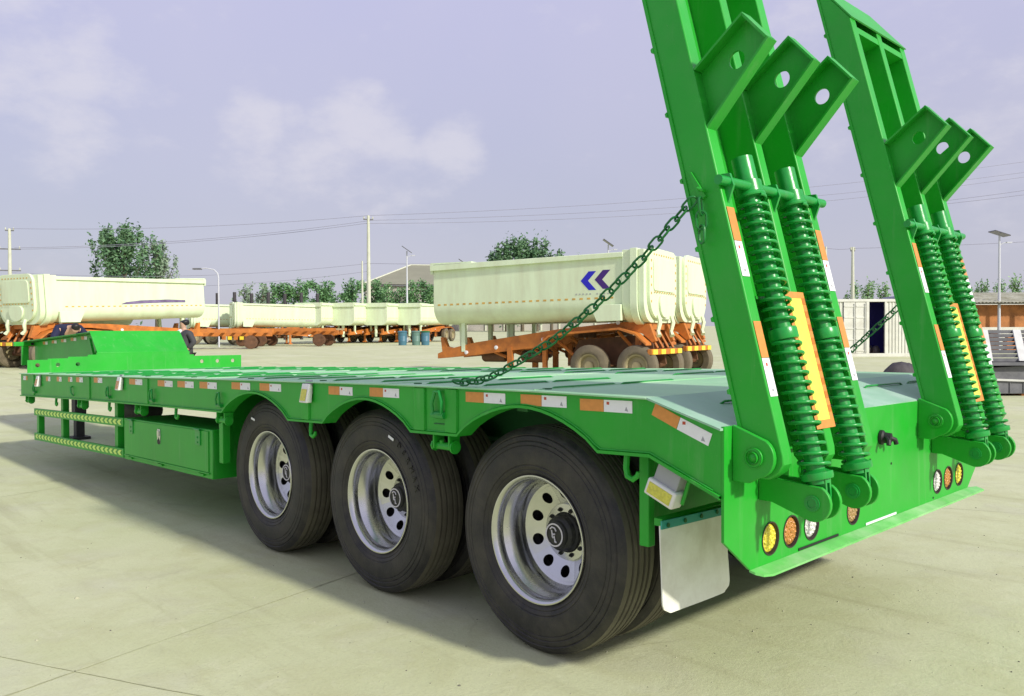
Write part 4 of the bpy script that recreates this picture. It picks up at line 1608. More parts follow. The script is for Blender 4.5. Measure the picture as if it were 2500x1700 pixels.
def place_tipper(o, corner, heading, near_side, label, group=None):
    # corner: rear corner (x, y) of the body on its near side; heading: direction the rear points
    U = Vector((math.cos(heading), math.sin(heading)))
    Wd = Vector((-U.y, U.x)) * near_side
    c = Vector(corner) - Wd * 1.2
    o.location = (c.x, c.y, gz(c.x, c.y))
    o.rotation_euler = (0, 0, heading)
    tag(o, label, 'tipper trailer', group)
    return o
GRP = 'cream tipper trailers parked in the yard'
h1 = camdir(.872, -.490)
kk = place_tipper(tp0, (-10.49, 13.43), h1, -1, 'large cream tipper trailer with blue and purple chevron logo on its side', GRP)
kk.scale = (.96, 1, 1)
def tip(corner, heading, ns, label, squat=False):
    o = place_tipper(copy_tree(tp0), corner, heading, ns, label, GRP)
    if squat:                                   # the far row sits lower on its chassis
        for ch in o.children:
            if ch.name.startswith(('body', 'rear_door', 'hoist_ram')):
                ch.location.z -= .34
            elif not ch.name.startswith('wheel'):
                ch.scale = (1, 1, .80)
    return o
d2 = Vector((math.cos(h1 + math.pi / 2), math.sin(h1 + math.pi / 2)))
tip(Vector((-10.49, 13.43)) + d2 * 2.75, h1, -1, 'cream tipper trailer half hidden behind the near ramp beside the chevron-marked one')
h2 = camdir(-.458, -.889)
left = tip((-31.43, 5.68), h2, 1, 'cream tipper trailer behind the gooseneck with a purple-grey streak along its side')
left.scale = (1.17, 1, 1)
def tip_body(o, deg):
    pv = Vector((-.3, 0, 1.62))
    Rm = Matrix.Rotation(R(deg), 3, 'Y')
    for ch in o.children:
        if ch.name.startswith(('body', 'rear_door')):
            ch.rotation_euler = (0, R(deg), 0)
            ch.location = pv - Rm @ pv
tip_body(left, 3.4)
def tip_frame(o, deg):
    pv = Vector((-.3, 0, 1.5))
    Rm = Matrix.Rotation(R(deg), 3, 'Y')
    for ch in o.children:
        if ch.name.startswith(('chassis_beam', 'cross_member', 'marker_lamp', 'support_post', 'brace', 'air_tank', 'landing_leg')):
            ch.rotation_euler = (0, R(deg), 0)
            ch.location = pv - Rm @ pv
tip_frame(left, 4.6)
for ch in left.children:
    if ch.name.startswith('landing_leg'):       # legs stay on the ground
        ch.rotation_euler = (0, 0, 0)
        ch.location = (0, 0, 0)
        ch.scale = (1, 1, 1.35)
d3 = Vector((math.cos(h2 - math.pi / 2), math.sin(h2 - math.pi / 2)))
tip(Vector((-31.43, 5.68)) + d3 * 2.9, h2, 1, 'cream tipper trailer cut off by the left edge of the picture')
hB = camdir(-.90, -.43)
far = lambda x, y: (CAM.x + (x - CAM.x) * 1.02, CAM.y + (y - CAM.y) * 1.02)
tip(far(-53.6, 23.5), hB, 1, 'long cream tipper trailer seen broadside in the far row beside the street lamp', True)
tip(far(-57.6, 22.1), hB, 1, 'cream tipper trailer at the left end of the far row', True)
hC = camdir(.35, .94)
ROW = [((-51.2, 28.85), 'first cream tipper with its front turned to us in the far row'), ((-50.2, 31.0), 'second cream tipper with its front turned to us in the far row'), ((-49.3, 33.3), 'third cream tipper with its front turned to us, behind the bins'), ((-48.3, 35.7), 'far row cream tipper partly hidden by the chevron-marked trailer')]
for (x, y), lab in ROW:
    U = Vector((math.cos(hC), math.sin(hC)))
    tip(Vector(far(x, y)) + U * 6.6, hC, -1, lab, True)
for k, (x, y, lab) in enumerate(((-76, 36, 'distant cream tipper behind the broadside one in the far row'), (-73.5, 41, 'distant cream tipper behind the middle of the far row'), (-70, 46, 'distant cream tipper behind the bins'))):
    tip((x, y), camdir(-.95, -.3), 1, lab)
# logo on the near side of the big one: two chevrons and a line of small print
def chev(x, z, mm):
    q = MB()
    hh, wd, sl_ = .235, .21, .23
    q.prism([(x, z), (x + sl_, z + hh), (x + sl_ + wd, z + hh), (x + wd, z), (x + sl_ + wd, z - hh), (x + sl_, z - hh)], XZ, -1.1505, -1.1465)
    q.build('chevron_mark', mm, kk, smooth=None)
chev(-1.80, 2.67, BLUEL)
chev(-1.40, 2.69, PURPL)
q = MB()
for i in range(11):
    if i == 5:
        continue
    q.box(-1.95 + i * .10, -1.90 + i * .10, -1.1505, -1.1465, 2.32, 2.355)
q.build('small_print', SMEAR, kk, smooth=None)['kind'] = 'stuff'
q = MB()
q.prism([(-5.6, 2.30), (-5.6, 2.40), (-4.8, 2.44), (-3.7, 2.42), (-3.1, 2.36), (-2.9, 2.28), (-3.2, 2.27), (-3.7, 2.29), (-4.7, 2.31)], lambda p, z, w_: (p, 1.12 + .03 * (p + 6.5) / 5.88 + w_, z), .003, .007)

q.build('streak_marking', PSTREAK, [c for c in left.children if c.name.startswith('body')][0], smooth=None)

# ---------------- low orange chassis standing in front of the far row
def chassis(loc, heading, label):
    t = empty('flatbed_chassis', (loc[0], loc[1], gz(*loc)), heading)
    tag(t, label, 'chassis', 'bare chassis in the yard')
    for y in (-.55, .43):
        q = MB()
        q.box(-4.0, 4.0, y, y + .12, .78, 1.08)
        q.build('beam', RUST, t, bev=.01)
    for i in range(13):
        x = -3.9 + i * .64
        q = MB()
        q.box(x, x + .12, -1.2, 1.2, 1.085, 1.20)
        q.build('cross_member', RUST if i % 2 else CWHEEL, t)
    for y in (-1.25, 1.17):
        q = MB()
        q.box(-4.05, 4.05, y, y + .08, 1.0, 1.22)
        q.build('side_rail', RUST, t)
    for x in (-2.6, -1.3, 2.8):
        q = MB()
        q.tube([(x, -1.0, .42), (x, 1.0, .42)], .07, 8)
        q.build('axle', RUSTDK, t)
        for y in (-1.12, .84):
            q = MB()
            q.lathe([(.001, 0), (.22, .02), (.30, 0), (.42, .02), (.42, .26), (.30, .28), (.001, .26)], (x, y, .42), (0, 1, 0), 18)
            q.build('wheel', RUSTDK, t, smooth=40)
    for i in range(6):
        q = MB()
        q.box(-3.9 + i * .42, -3.62 + i * .42, -1.275, -1.252, .45, .72)
        q.build('guard_plate', LAMPY if i % 2 else RUST, t)
    return t
chassis((-48.6, 19.2), camdir(.97, .22), 'bare orange chassis with yellow guard plates in front of the far row')
chassis((-50.4, 25.6), camdir(.98, -.1), 'bare orange chassis below the broadside cream tipper')

# ---------------- barrels beside the far row
def barrel(loc, mm, label, lidm):
    t = empty('waste_bin', (loc[0], loc[1], gz(*loc)))
    tag(t, label, 'bin', 'bins in front of the far row')
    q = MB()
    q.lathe([(.001, 0), (.27, 0), (.30, .30), (.29, .32), (.31, .62), (.30, .64), (.32, .92)], (0, 0, 0), (0, 0, 1), 18)
    q.build('body', mm, t)
    q = MB()
    q.lathe([(.34, .90), (.35, .95), (.30, 1.0), (.001, 1.02)], (0, 0, 0), (0, 0, 1), 18)
    q.build('lid', lidm, t)
barrel(far(-44.5, 31.3), BINB, 'pale blue bin, leftmost of the three before the far row', BINB)
barrel(far(-43.9, 32.0), BING, 'grey-green bin, middle of the three before the far row', BING)
barrel(far(-43.45, 32.45), BINB, 'dark blue bin, rightmost of the three before the far row', GREENDK)

# ---------------- shipping container
def container():
    base = Vector((-15.09, 33.59))
    U = Vector((-10.93 + 15.09, 37.92 - 33.59)).normalized()
    t = empty('shipping_container', (base.x, base.y, gz(base.x, base.y)), math.atan2(U.y, U.x))
    tag(t, 'white shipping container with an open doorway showing a dark blue inside', 'container')
    H, Ln, D = 2.60, 6.06, 2.4
    for x0, x1, y0, y1, z0, z1 in ((0, Ln, 0, .12, 0, .16), (0, Ln, 0, .12, H - .12, H), (0, .12, .001, .119, .161, H - .121), (Ln - .12, Ln, .001, .119, .161, H - .121)):
        q = MB()
        q.box(x0, x1, y0, y1, z0, z1)
        q.build('frame', CONTW, t, bev=.01)
    def corr(x0, x1, y):
        q = MB()
        n = max(2, int((x1 - x0) / .14))
        pts = []
        for i in range(n):
            a = x0 + (x1 - x0) * i / n
            w_ = (x1 - x0) / n
            pts += [(a, y), (a + w_ * .35, y), (a + w_ * .5, y + .035), (a + w_ * .85, y + .035)]
        pts.append((x1, y))
        q.prism(pts + [(p, y + .05) for p, _ in pts[::-1]], XY, .161, H - .121)
        q.build('corrugated_wall', CONTW, t, smooth=None)
    corr(.12, .36, .04)
    corr(2.32, Ln - .12, .04)
    # framed door leaf with bars
    for x0, x1 in ((.40, .92), (.94, 1.40)):
        q = MB()
        q.box(x0, x1, .03, .06, .17, H - .13)
        lf = q.build('door_leaf', CONTW, t, bev=.006)
        for z in (.25, .75, 1.25, 1.75, 2.25):
            q = MB()
            q.box(x0 + .02, x1 - .02, .010, .029, z, z + .06)
            q.build('door_rib', CONTW, lf)
        q = MB()
        q.tube([(x1 - .05, .0, .2), (x1 - .05, .0, 2.4)], .018, 8)
        q.build('lock_bar', STEELL, lf)
    q = MB()
    q.box(1.41, 1.54, .005, .10, .161, H - .121)
    q.build('door_post', CONTW, t)
    q = MB()
    q.box(2.25, 2.32, .005, .10, .161, H - .121)
    q.build('door_post', CONTW, t)
    q = MB()
    q.box(.02, Ln - .02, D - .06, D, .0, H)
    q.box(.02, .06, .13, D - .06, 0, H)
    q.box(Ln - .06, Ln - .02, .13, D - .06, 0, H)
    q.build('inner_wall', NAVY, t)
    q = MB()
    q.box(0, Ln, .121, D, H - .05, H + .01)
    q.build('roof', CONTW, t)
    q = MB()
    q.box(.06, Ln - .06, .13, D - .07, .02, .14)
    q.build('floor', BROWNW, t)
    q = MB()
    for i in range(5):
        a = 1.62 + i * .13
        q.lathe([(.001, 0), (.13, .02), (.15, .18 + .05 * (i % 2)), (.06, .34), (.001, .36)], (a, .5 + .1 * (i % 3), .14), (0, 0, 1), 10)
    q.build('sacks', TARP, t, smooth=60)['kind'] = 'stuff'
container()

# ---------------- grey steel stack at the right edge
def steel():
    base = Vector((-4.55, 16.75))
    U = Vector((.70, .72)).normalized()
    t = empty('steel_section_stack', (base.x, base.y, gz(base.x, base.y)), math.atan2(U.y, U.x))
    tag(t, 'grey primed steel sections stacked on the yard right of the trailer', 'steel stack')
    # trough-shaped beam at the bottom
    q = MB()
    q.prism([(0, .05), (1.6, .05), (1.72, .30), (1.72, .46), (1.45, .66), (.25, .60), (.0, .40)], XZ, 0, .9)
    q.build('trough', STEELG, t, bev=.01)
    q = MB()
    q.prism([(-.05, .37), (1.74, .30), (1.76, .34), (-.05, .42)], XZ, -.05, -.01)
    q.build('flange', STEELL, t)
    for i in range(3):
        q = MB()
        q.box(1.1 + i * .3, 1.12 + i * .3, -.02, -.001, .07, .29)
        q.build('stiffener', STEELG, t)
    q = MB()
    q.box(-.1, 3.0, -.15, 1.0, .67, .74)
    q.build('plate', STEELG, t)
    for i in range(8):
        z = .75 + i * .088
        q = MB()
        y0 = .0 + i * .11
        q.box(-.25, 3.2, y0, y0 + .50, z, z + .012)
        q.box(-.25, 3.2, y0 - .012, y0, z, z + .075)
        q.build('channel', STEELG, t)
    for x in (.52, 1.26):
        q = MB()
        q.prism([(x, .77), (x + .17, .77), (x + .53, 1.45), (x + .36, 1.45)], lambda p, q_, w_: (p, w_ + (q_ - .77) * 1.25 - .10, q_), 0, .03)
        q.build('strap_bar', STEELL, t)
    for x in (.1, 1.4):
        q = MB()
        q.box(x, x + .12, .05, .85, .0, .05)
        q.build('bearer', BROWNW, t)
steel()
q = MB()
rr = random.Random(4)
ba = (-8.56, 24.04)
n = 16
vs, fs = [], []
for k in range(5):
    for i in range(n):
        a = 2 * math.pi * i / n
        r1 = [1.0, .95, .75, .45, .05][k]
        vs.append((math.cos(a) * r1 * 1.1 * rr.uniform(.88, 1.1), math.sin(a) * r1 * .7 * rr.uniform(.88, 1.1), [0, .16, .36, .5, .55][k] * rr.uniform(.9, 1.1) if k else 0))
for k in range(4):
    for i in range(n):
        fs.append((k * n + i, k * n + (i + 1) % n, (k + 1) * n + (i + 1) % n, (k + 1) * n + i))
fs.append(tuple(range(4 * n, 5 * n)))
q.add(vs, fs)
tarp = q.build('tarpaulin_heap', TARP, smooth=50)
tarp.location = (ba[0], ba[1], gz(*ba))
tarp.rotation_euler = (0, 0, .8)
tarp.scale = (.5, .45, .6)
tag(tarp, 'low dark tarpaulin heap on the ground between the raised ramps', 'tarpaulin')

# ---------------- shed and rusty stack at the right edge
def shed():
    base = Vector((-13.6, 46.2))
    U = Vector((.69, .72)).normalized()
    t = empty('open_shed', (base.x, base.y, gz(base.x, base.y)), math.atan2(U.y, U.x))
    tag(t, 'low open shed with a weathered corrugated roof at the right edge', 'shed')
    q = MB()
    pts = []
    for i in range(60):
        a = i * .2
        pts += [(a, 0), (a + .1, .045)]
    top_ = [(p, z) for p, z in pts]
    def fn(p, z, w_):
        return (p, w_, 2.62 + z + w_ * .20)
    n = len(pts)
    vs = [fn(p, z, -.3) for p, z in pts] + [fn(p, z, 3.2) for p, z in pts]
    q.add(vs, [(i, i + 1, n + i + 1, n + i) for i in range(n - 1)])
    vs = [(x, y, z - .03) for x, y, z in vs]
    q.add(vs, [(i, n + i, n + i + 1, i + 1) for i in range(n - 1)])
    q.build('roof_sheet', TINROOF, t, smooth=None)
    for x in (.3, 3.2, 6.4, 9.6):
        q = MB()
        q.box(x, x + .14, -.1, .04, 0, 2.56)
        q.build('post', STEELG, t)
    q = MB()
    q.box(.1, 11.5, .45, .55, 1.25, 2.48)
    q.build('back_wall', BROWNW, t)
    q = MB()
    q.box(.2, 11.5, -.06, .02, 2.50, 2.58)
    q.build('eave_beam', STEELG, t)
    r2 = random.Random(9)
    for i in range(11):
        q = MB()
        w_ = r2.uniform(.5, 1.0)
        h_ = r2.uniform(.5, 1.5)
        x = .3 + i * .95
        q.box(x, x + w_, .0, .40, 0, h_ * .5)
        q.box(x + .1, x + w_ - .08, .05, .36, h_ * .5, h_ * .8)
        c_ = q.build('rusty_bundle', [BROWNW, RUSTDK, RUST][i % 3], t, bev=.02)
    q = MB()
    q.box(2.2, 14, 9, 15, 3.40, 3.55)
    q.build('far_roof', BLUEROOF, t)
    q = MB()
    q.box(2.4, 13.8, 9.2, 14.8, 0, 3.39)
    q.build('far_wall', CONTW, t)
shed()

# ---------------- hall behind the far row
def hall():
    P0 = Vector((-116.77, 76.24))
    U = Vector((.55, .835)).normalized()
    g0 = gz(P0.x, P0.y)
    t = empty('industrial_hall', (P0.x, P0.y, g0), math.atan2(U.y, U.x))
    tag(t, 'industrial hall with a pale hipped roof beyond the trees', 'building')
    Ln, D, E_, Rg = 46, 26, 8.0, 12.4
    q = MB()
    q.box(.6, Ln - .6, .6, D - .6, 0, E_ - .05)
    q.build('wall', HALLW, t)
    q = MB()
    o = [(0, 0, E_), (Ln, 0, E_), (Ln, D, E_), (0, D, E_), (9, D / 2, Rg), (Ln - 9, D / 2, Rg)]
    q.add(o, [(0, 1, 5, 4), (1, 2, 5), (2, 3, 4, 5), (3, 0, 4), (3, 2, 1, 0)])
    rf = q.build('roof', ROOFT, t, smooth=None)
    q = MB()
    for a, b in (((0, 0, E_), (9, D / 2, Rg)), ((9, D / 2, Rg), (Ln - 9, D / 2, Rg)), ((Ln, 0, E_), (Ln - 9, D / 2, Rg))):
        q = MB()
        q.tube([a, b], .16, 6)
        q.build('ridge_cap', CONC, rf)
    for i in range(14):
        q = MB()
        x = 1.2 + i * 3.3
        q.box(x, x + .3, .35, .59, 0, E_ - .1)
        q.build('column', CONC, t)
        if i < 13:
            q = MB()
            q.box(x + .7, x + 2.9, .50, .58, 2.4, 5.0)
            q.build('window', GLASSD, t)
    q = MB()
    q.box(.1, Ln - .1, .1, .34, E_ - .3, E_ - .06)
    q.build('gutter', STEELG, t)
hall()

# ---------------- poles, wires, lamps
def utility_pole(x, y, top, arms, label, rad=.17, hd=None):
    g0 = gz(x, y)
    t = empty('utility_pole', (x, y, g0), hd if hd is not None else camdir(.95, .3))
    tag(t, label, 'pole', 'concrete poles along the yard')
    q = MB()
    q.tube([(0, 0, 0), (0, 0, top - g0)], [rad * 1.5, rad * .8], 12)
    q.build('shaft', CONC, t, smooth=60)
    for z, hw in arms:
        q = MB()
        q.box(-hw, hw, -.05, .05, z - g0 - .06, z - g0 + .06)
        am = q.build('cross_arm', STEELG, t)
        for s_ in (-1, 1):
            q = MB()
            q.lathe([(.001, 0), (.05, 0), (.08, .08), (.04, .14), (.07, .2), (.001, .26)], (s_ * hw * .9, 0, z - g0 + .06), (0, 0, 1), 8)
            q.build('insulator', CONC, am)
    return t
utility_pole(-69.84, 45.74, 13.9, [(13.5, .5)], 'tall concrete utility pole standing left of the hall')
utility_pole(-95.35, 19.23, 12.7, [(12.5, .4), (10.6, 1.0), (8.4, 1.0)], 'concrete utility pole with three cross arms at the left edge')
utility_pole(-30.4, 64.96, 8.95, [], 'thin pole behind the container, next to the near ramp', .11)
utility_pole(-28.82, 66.6, 8.9, [(8.6, .2)], 'thin pole behind the container, between the two ramps', .13)
utility_pole(-66.0, 42.4, 8.8, [], 'short thin pole just left of the tall utility pole', .09)
def wire(a, b, sag, label, rad=.022):
    a, b = Vector(a), Vector(b)
    pts = []
    for i in range(25):
        t_ = i / 24
        p = a.lerp(b, t_)
        p.z -= sag * 4 * t_ * (1 - t_)
        pts.append(p)
    q = MB()
    q.tube(pts, rad, 5)
    ob = q.build('power_line', WIRE, smooth=60)
    tag(ob, label, 'power line', 'overhead power lines')
PL, PM, PR = Vector((-95.35, 19.23, 0)), Vector((-69.84, 45.74, 0)), Vector((-20, 112, 0))
wire(PL + Vector((0, 0, 12.7)), PM + Vector((0, 0, 13.9)), .5, 'topmost overhead line from the left edge pole to the tall pole')
wire(PL + Vector((.6, .3, 10.7)), PM + Vector((.3, .2, 13.4)), .6, 'second overhead line from the left edge pole to the tall pole')
wire(PL + Vector((-.6, -.3, 10.6)), PM + Vector((-.3, -.2, 13.1)), .6, 'third overhead line from the left edge pole to the tall pole')
wire(PM + Vector((0, 0, 13.9)), PR + Vector((0, 0, 22.5)), 1.2, 'topmost overhead line from the tall pole across the ramps')
wire(PM + Vector((.3, .2, 13.4)), PR + Vector((.3, .2, 21.3)), 1.3, 'second overhead line from the tall pole across the ramps')
wire(PM + Vector((-.3, -.2, 13.1)), PR + Vector((-.3, -.2, 20.8)), 1.6, 'third overhead line from the tall pole across the ramps')
wire(PL + Vector((0, 0, 8.2)), PM + Vector((0, 0, 9.0)), .8, 'lower overhead line left of the tall pole', .02)
wire(PL + Vector((.1, 0, 7.0)), PM + Vector((.1, 0, 8.2)), .9, 'lowest overhead line left of the tall pole', .02)
wire(PM + Vector((0, 0, 9.0)), Vector((-30.4, 64.96, 8.8)), .5, 'lower overhead line between the tall pole and the thin poles', .02)
wire((-30.4, 64.96, 8.85), (-28.82, 66.6, 8.8), .1, 'short overhead line between the two thin poles', .02)
wire((-28.82, 66.6, 8.8), (-2, 93, 11), .4, 'overhead line running right from the thin poles', .02)
wire((-30, 75, 13.2), (0, 100, 19.0), .6, 'steep overhead line at the right edge, upper of two', .02)
wire((-30, 75, 13.0), (0, 100, 18.2), .6, 'steep overhead line at the right edge, lower of two', .02)
def solar_lamp(x, y, top, label, tilt=R(35), az=None):
    g0 = gz(x, y)
    t = empty('solar_street_lamp', (x, y, g0), az if az is not None else camdir(1, 0))
    tag(t, label, 'street lamp', 'solar street lamps')
    H = top - g0
    q = MB()
    q.tube([(0, 0, 0), (0, 0, H)], [.09, .05], 10)
    q.build('pole', LAMPPOLE, t, smooth=60)
    q = MB()
    ax = Vector((math.cos(tilt), 0, -math.sin(tilt)))
    az_ = Vector((math.sin(tilt), 0, math.cos(tilt)))
    q.obox((0, 0, H + .12), ax * .44, Vector((0, .34, 0)), az_ * .025)
    q.build('solar_panel', SOLAR, t)
    q = MB()
    q.tube([(0, 0, H - .5), (.25, 0, H - .38), (.42, 0, H - .36)], .025, 6)
    q.obox((.52, 0, H - .36), (.14, 0, 0), (0, .08, 0), (0, 0, .03))
    q.build('lamp_head', LAMPPOLE, t)
solar_lamp(-51.7, 37.07, 8.3, 'white solar street lamp in front of the hall')
solar_lamp(-36.74, 43.95, 8.1, 'solar street lamp whose panel shows above the chevron-marked trailer')
solar_lamp(-55.46, 46.14, 8.1, 'solar street lamp whose panel shows beside the front of the chevron-marked trailer')
solar_lamp(-12.4, 47.56, 6.85, 'white solar street lamp above the shed at the right', R(18))
def street_lamp():
    x, y = -51.46, 21.41
    g0 = gz(x, y)
    t = empty('street_lamp', (x, y, g0), camdir(1, 0))
    tag(t, 'white street lamp with a bent neck beside the left cream tipper', 'street lamp')
    q = MB()
    q.tube([(0, 0, 0), (0, 0, 4.6), (-.05, 0, 4.9), (-.3, 0, 5.15), (-.8, 0, 5.25), (-1.2, 0, 5.22)], [.06, .045, .04, .035, .03, .03], 8)
    q.build('pole', LAMPPOLE, t, smooth=60)
    q = MB()
    q.obox((-1.4, 0, 5.2), (.28, 0, 0), (0, .12, 0), (0, 0, .05))
    q.build('lamp_head', STEELG, t)
street_lamp()
# dark fence posts behind the left tipper
for i in range(9):
    x, y = -72.5 + i * .62, 27.6 + i * 1.35
    q = MB()
    q.tube([(0, 0, 0), (0, 0, 4.3 + .1 * (i % 2))], .16, 8)
    ob = q.build('fence_post', TARP, smooth=60)
    ob.location = (x, y, gz(x, y))
    tag(ob, ['first', 'second', 'third', 'fourth', 'fifth', 'sixth', 'seventh', 'eighth', 'ninth'][i] + ' dark upright post from the left in the row behind the left tipper', 'post', 'dark posts behind the left tipper')

# ---------------- trees
def tree(x, y, top, rx, leaf, label, seed, n=2600, kind='round', group='trees beyond the yard', base=None, lsz=.16):
    rn = random.Random(seed)
    g0 = gz(x, y)
    H = top - g0
    t = empty('tree', (x, y, g0))
    tag(t, label, 'tree', group)
    q = MB()
    q.tube([(0, 0, 0), (.05, 0, H * .4), (0, .05, H * .92)], [H * .018 + .05, H * .013 + .03, .02], 8)
    limbs = []
    nb = {'spiky': 30, 'poplar': 14, 'round': 15}[kind]
    z0 = base if base is not None else H * .22
    for i in range(nb):
        a = rn.uniform(0, 6.28)
        zz = z0 + (H - z0) * (i + .3) / nb * .82
        if kind == 'spiky':
            ln = rx * (1.0 - .80 * (zz / H) ** 1.1) * rn.uniform(.75, 1.1)
            rise = rn.uniform(1.3, 2.2)
        elif kind == 'poplar':
            ln = rx * rn.uniform(.5, .95)
            rise = rn.uniform(1.6, 2.6)
        else:
            ln = rx * (1.05 - .5 * abs(zz / H - .5)) * rn.uniform(.6, 1.05)
            rise = rn.uniform(.5, 1.1)
        p0 = Vector((0, 0, zz))
        p1 = Vector((math.cos(a) * ln * .65, math.sin(a) * ln * .65, zz + ln * rise * .45))
        p2 = Vector((math.cos(a) * ln, math.sin(a) * ln, min(H * .99, zz + ln * rise)))
        q.tube([p0, p1, p2], [.05 + H * .004, .035, .012], 5)
        limbs.append((p0, p1, p2))
    q.build('trunk', BARK, t, smooth=60)
    limbs.append((Vector((0, 0, H * .6)), Vector((0, 0, H * .8)), Vector((0, 0, H))))
    c = MB()
    per = n // len(limbs)
    for p0, p1, p2 in limbs:
        # clumps strung along each limb
        cr_ = {'spiky': .085, 'poplar': .30, 'round': .24}[kind]
        clumps = [(p1.lerp(p2, rn.uniform(-.8, 1.0)), rx * cr_ * rn.uniform(.7, 1.3)) for _ in range(6)]
        clumps.append((p2, rx * cr_ * .8))
        for _ in range(per):
            cc, rr_ = rn.choice(clumps)
            v = Vector((rn.gauss(0, 1), rn.gauss(0, 1), rn.gauss(0, {'round': 1.0, 'poplar': 1.9, 'spiky': 2.8}[kind]))) * rr_ * .62
            p = cc + v
            s_ = lsz * rn.uniform(.6, 1.5)
            a1 = Vector((rn.gauss(0, 1), rn.gauss(0, 1), rn.gauss(0, .7))).normalized()
            b1 = a1.cross(Vector((rn.gauss(0, 1), rn.gauss(0, 1), rn.gauss(0, 1)))).normalized()
            c.add([p - a1 * s_, p + b1 * s_ * .5, p + a1 * s_, p - b1 * s_ * .5], [(0, 1, 2, 3)])
    c.build('crown', leaf, t, smooth=None)
    return t
tree(-92.5, 29.4, 12.6, 4.3, LEAF_D, 'tall dark green tree with upswept branches behind the left tipper', 3, 6500, 'spiky', lsz=.20)
tree(-94.3, 33.6, 11.9, 3.0, LEAF_P, 'pale grey-green tree close behind the tall dark one', 5, 3600, 'spiky', lsz=.15)
small = [(-97.55, 45.69, 8.3, 1.4, LEAF_P, 'sparse pale sapling beside the dark posts', 500), (-98.72, 48.81, 8.2, 1.5, LEAF_P, 'sparse pale sapling left of the row of round trees', 500), (-99.56, 50.82, 8.4, 1.9, LEAF_M, 'first round green tree of the row left of the tall pole', 1500), (-97.19, 53.28, 8.9, 2.1, LEAF_M, 'second round green tree of the row left of the tall pole', 1900), (-96.61, 56.77, 8.7, 2.0, LEAF_M, 'third round green tree of the row left of the tall pole', 1800), (-94.0, 59.48, 9.0, 2.1, LEAF_M, 'round green tree just left of the tall pole', 1900), (-94.19, 63.6, 9.0, 2.0, LEAF_M, 'round green tree in front of the left end of the hall', 1800), (-89.58, 64.06, 7.6, 2.4, LEAF_M, 'low broad green tree in front of the hall', 1800), (-87.47, 66.26, 8.8, 2.1, LEAF_M, 'round green tree in front of the hall beside the chevron-marked trailer', 1800)]
for i, (x, y, tp_, rx, lf, lab, n_) in enumerate(small):
    tree(x, y, tp_, rx, lf, lab, 20 + i, int(n_ * 1.5), 'round', lsz=.17)
for i, (dx, tp_, lab) in enumerate(((-4.4, 13.8, 'left poplar of the clump above the chevron-marked trailer'), (-2.2, 15.6, 'second poplar of the clump above the chevron-marked trailer'), (.3, 16.2, 'tallest poplar of the clump above the chevron-marked trailer'), (2.6, 16.0, 'fourth poplar of the clump above the chevron-marked trailer'), (4.9, 13.9, 'right poplar of the clump above the chevron-marked trailer'), (8.2, 11.6, 'low poplar right of the clump above the chevron-marked trailer'))):
    tree(-91.16 + dx * .69, 88.53 + dx * .72, tp_, 1.9, LEAF_D, lab, 40 + i, 4200, 'poplar', base=2.0, lsz=.24)
for i, (x, y, tp_, lab) in enumerate(((-37.6, 86.4, 7.6, 'slim pale tree behind the container, left one'), (-36.4, 87.6, 8.1, 'slim pale tree behind the container, middle one'), (-35.1, 88.9, 7.6, 'slim pale tree behind the container, right one'), (-29.0, 95.0, 7.4, 'slim pale tree right of the far ramp, left one'), (-27.8, 96.4, 7.9, 'slim pale tree right of the far ramp, middle one'), (-26.6, 97.8, 7.7, 'slim pale tree right of the far ramp, right one'), (-23.8, 93.4, 8.2, 'pale tree at the right edge, inner one'), (-22.8, 94.6, 9.4, 'pale tree at the right edge, outer one'))):
    tree(x, y, tp_ - .9, .85, LEAF_L, lab, 60 + i, 800, 'poplar', base=1.2, lsz=.13)

# ---------------- people
def figure(name, label, loc, rz, joints, edges, cloth):
    g0 = gz(*loc)
    t = empty(name, (loc[0], loc[1], g0), rz)
    tag(t, label, 'person')
    def skinned(nm, pts, eds, mm, root=0):
        me = bpy.data.meshes.new(nm)
        me.from_pydata([p[0] for p in pts], eds, [])
        me.materials.append(mm)
        ob = bpy.data.objects.new(nm, me)
        COL.objects.link(ob)
        ob.parent = t
        md = ob.modifiers.new('skin', 'SKIN')
        for sv, p in zip(me.skin_vertices[0].data, pts):
            sv.radius = p[1] if isinstance(p[1], tuple) else (p[1], p[1])
            sv.use_root = False
        me.skin_vertices[0].data[root].use_root = True
        md.use_smooth_shade = True
        sb = ob.modifiers.new('sub', 'SUBSURF')
        sb.levels = sb.render_levels = 2
        return ob
    skinned('body', joints, edges, SKIN)
    for nm, pts, eds, mm in cloth:
        skinned(nm, pts, eds, mm)
    return t
# standing person, facing -y in its own frame
J = [((0, 0, .95), .12), ((0, 0, 1.15), .11), ((0, 0, 1.38), .12), ((0, 0, 1.50), .048), ((0, -.02, 1.575), .054), ((0, -.02, 1.66), .068), ((0, 0, 1.71), .045),
     ((-.19, 0, 1.40), .05), ((-.25, .03, 1.15), .042), ((-.20, -.06, .95), .034), ((-.19, -.09, .87), .03),
     ((.19, 0, 1.40), .05), ((.28, .06, 1.16), .042), ((.19, -.04, .98), .034), ((.16, -.07, .92), .03),
     ((-.09, 0, .90), .085), ((-.10, -.02, .50), .058), ((-.10, .02, .09), .04), ((-.11, -.12, .035), .035),
     ((.09, 0, .90), .085), ((.10, -.02, .50), .058), ((.10, .02, .09), .04), ((.11, -.12, .035), .035)]
Ed = [(0, 1), (1, 2), (2, 3), (3, 4), (4, 5), (5, 6), (2, 7), (7, 8), (8, 9), (9, 10), (2, 11), (11, 12), (12, 13), (13, 14), (0, 15), (15, 16), (16, 17), (17, 18), (0, 19), (19, 20), (20, 21), (21, 22)]
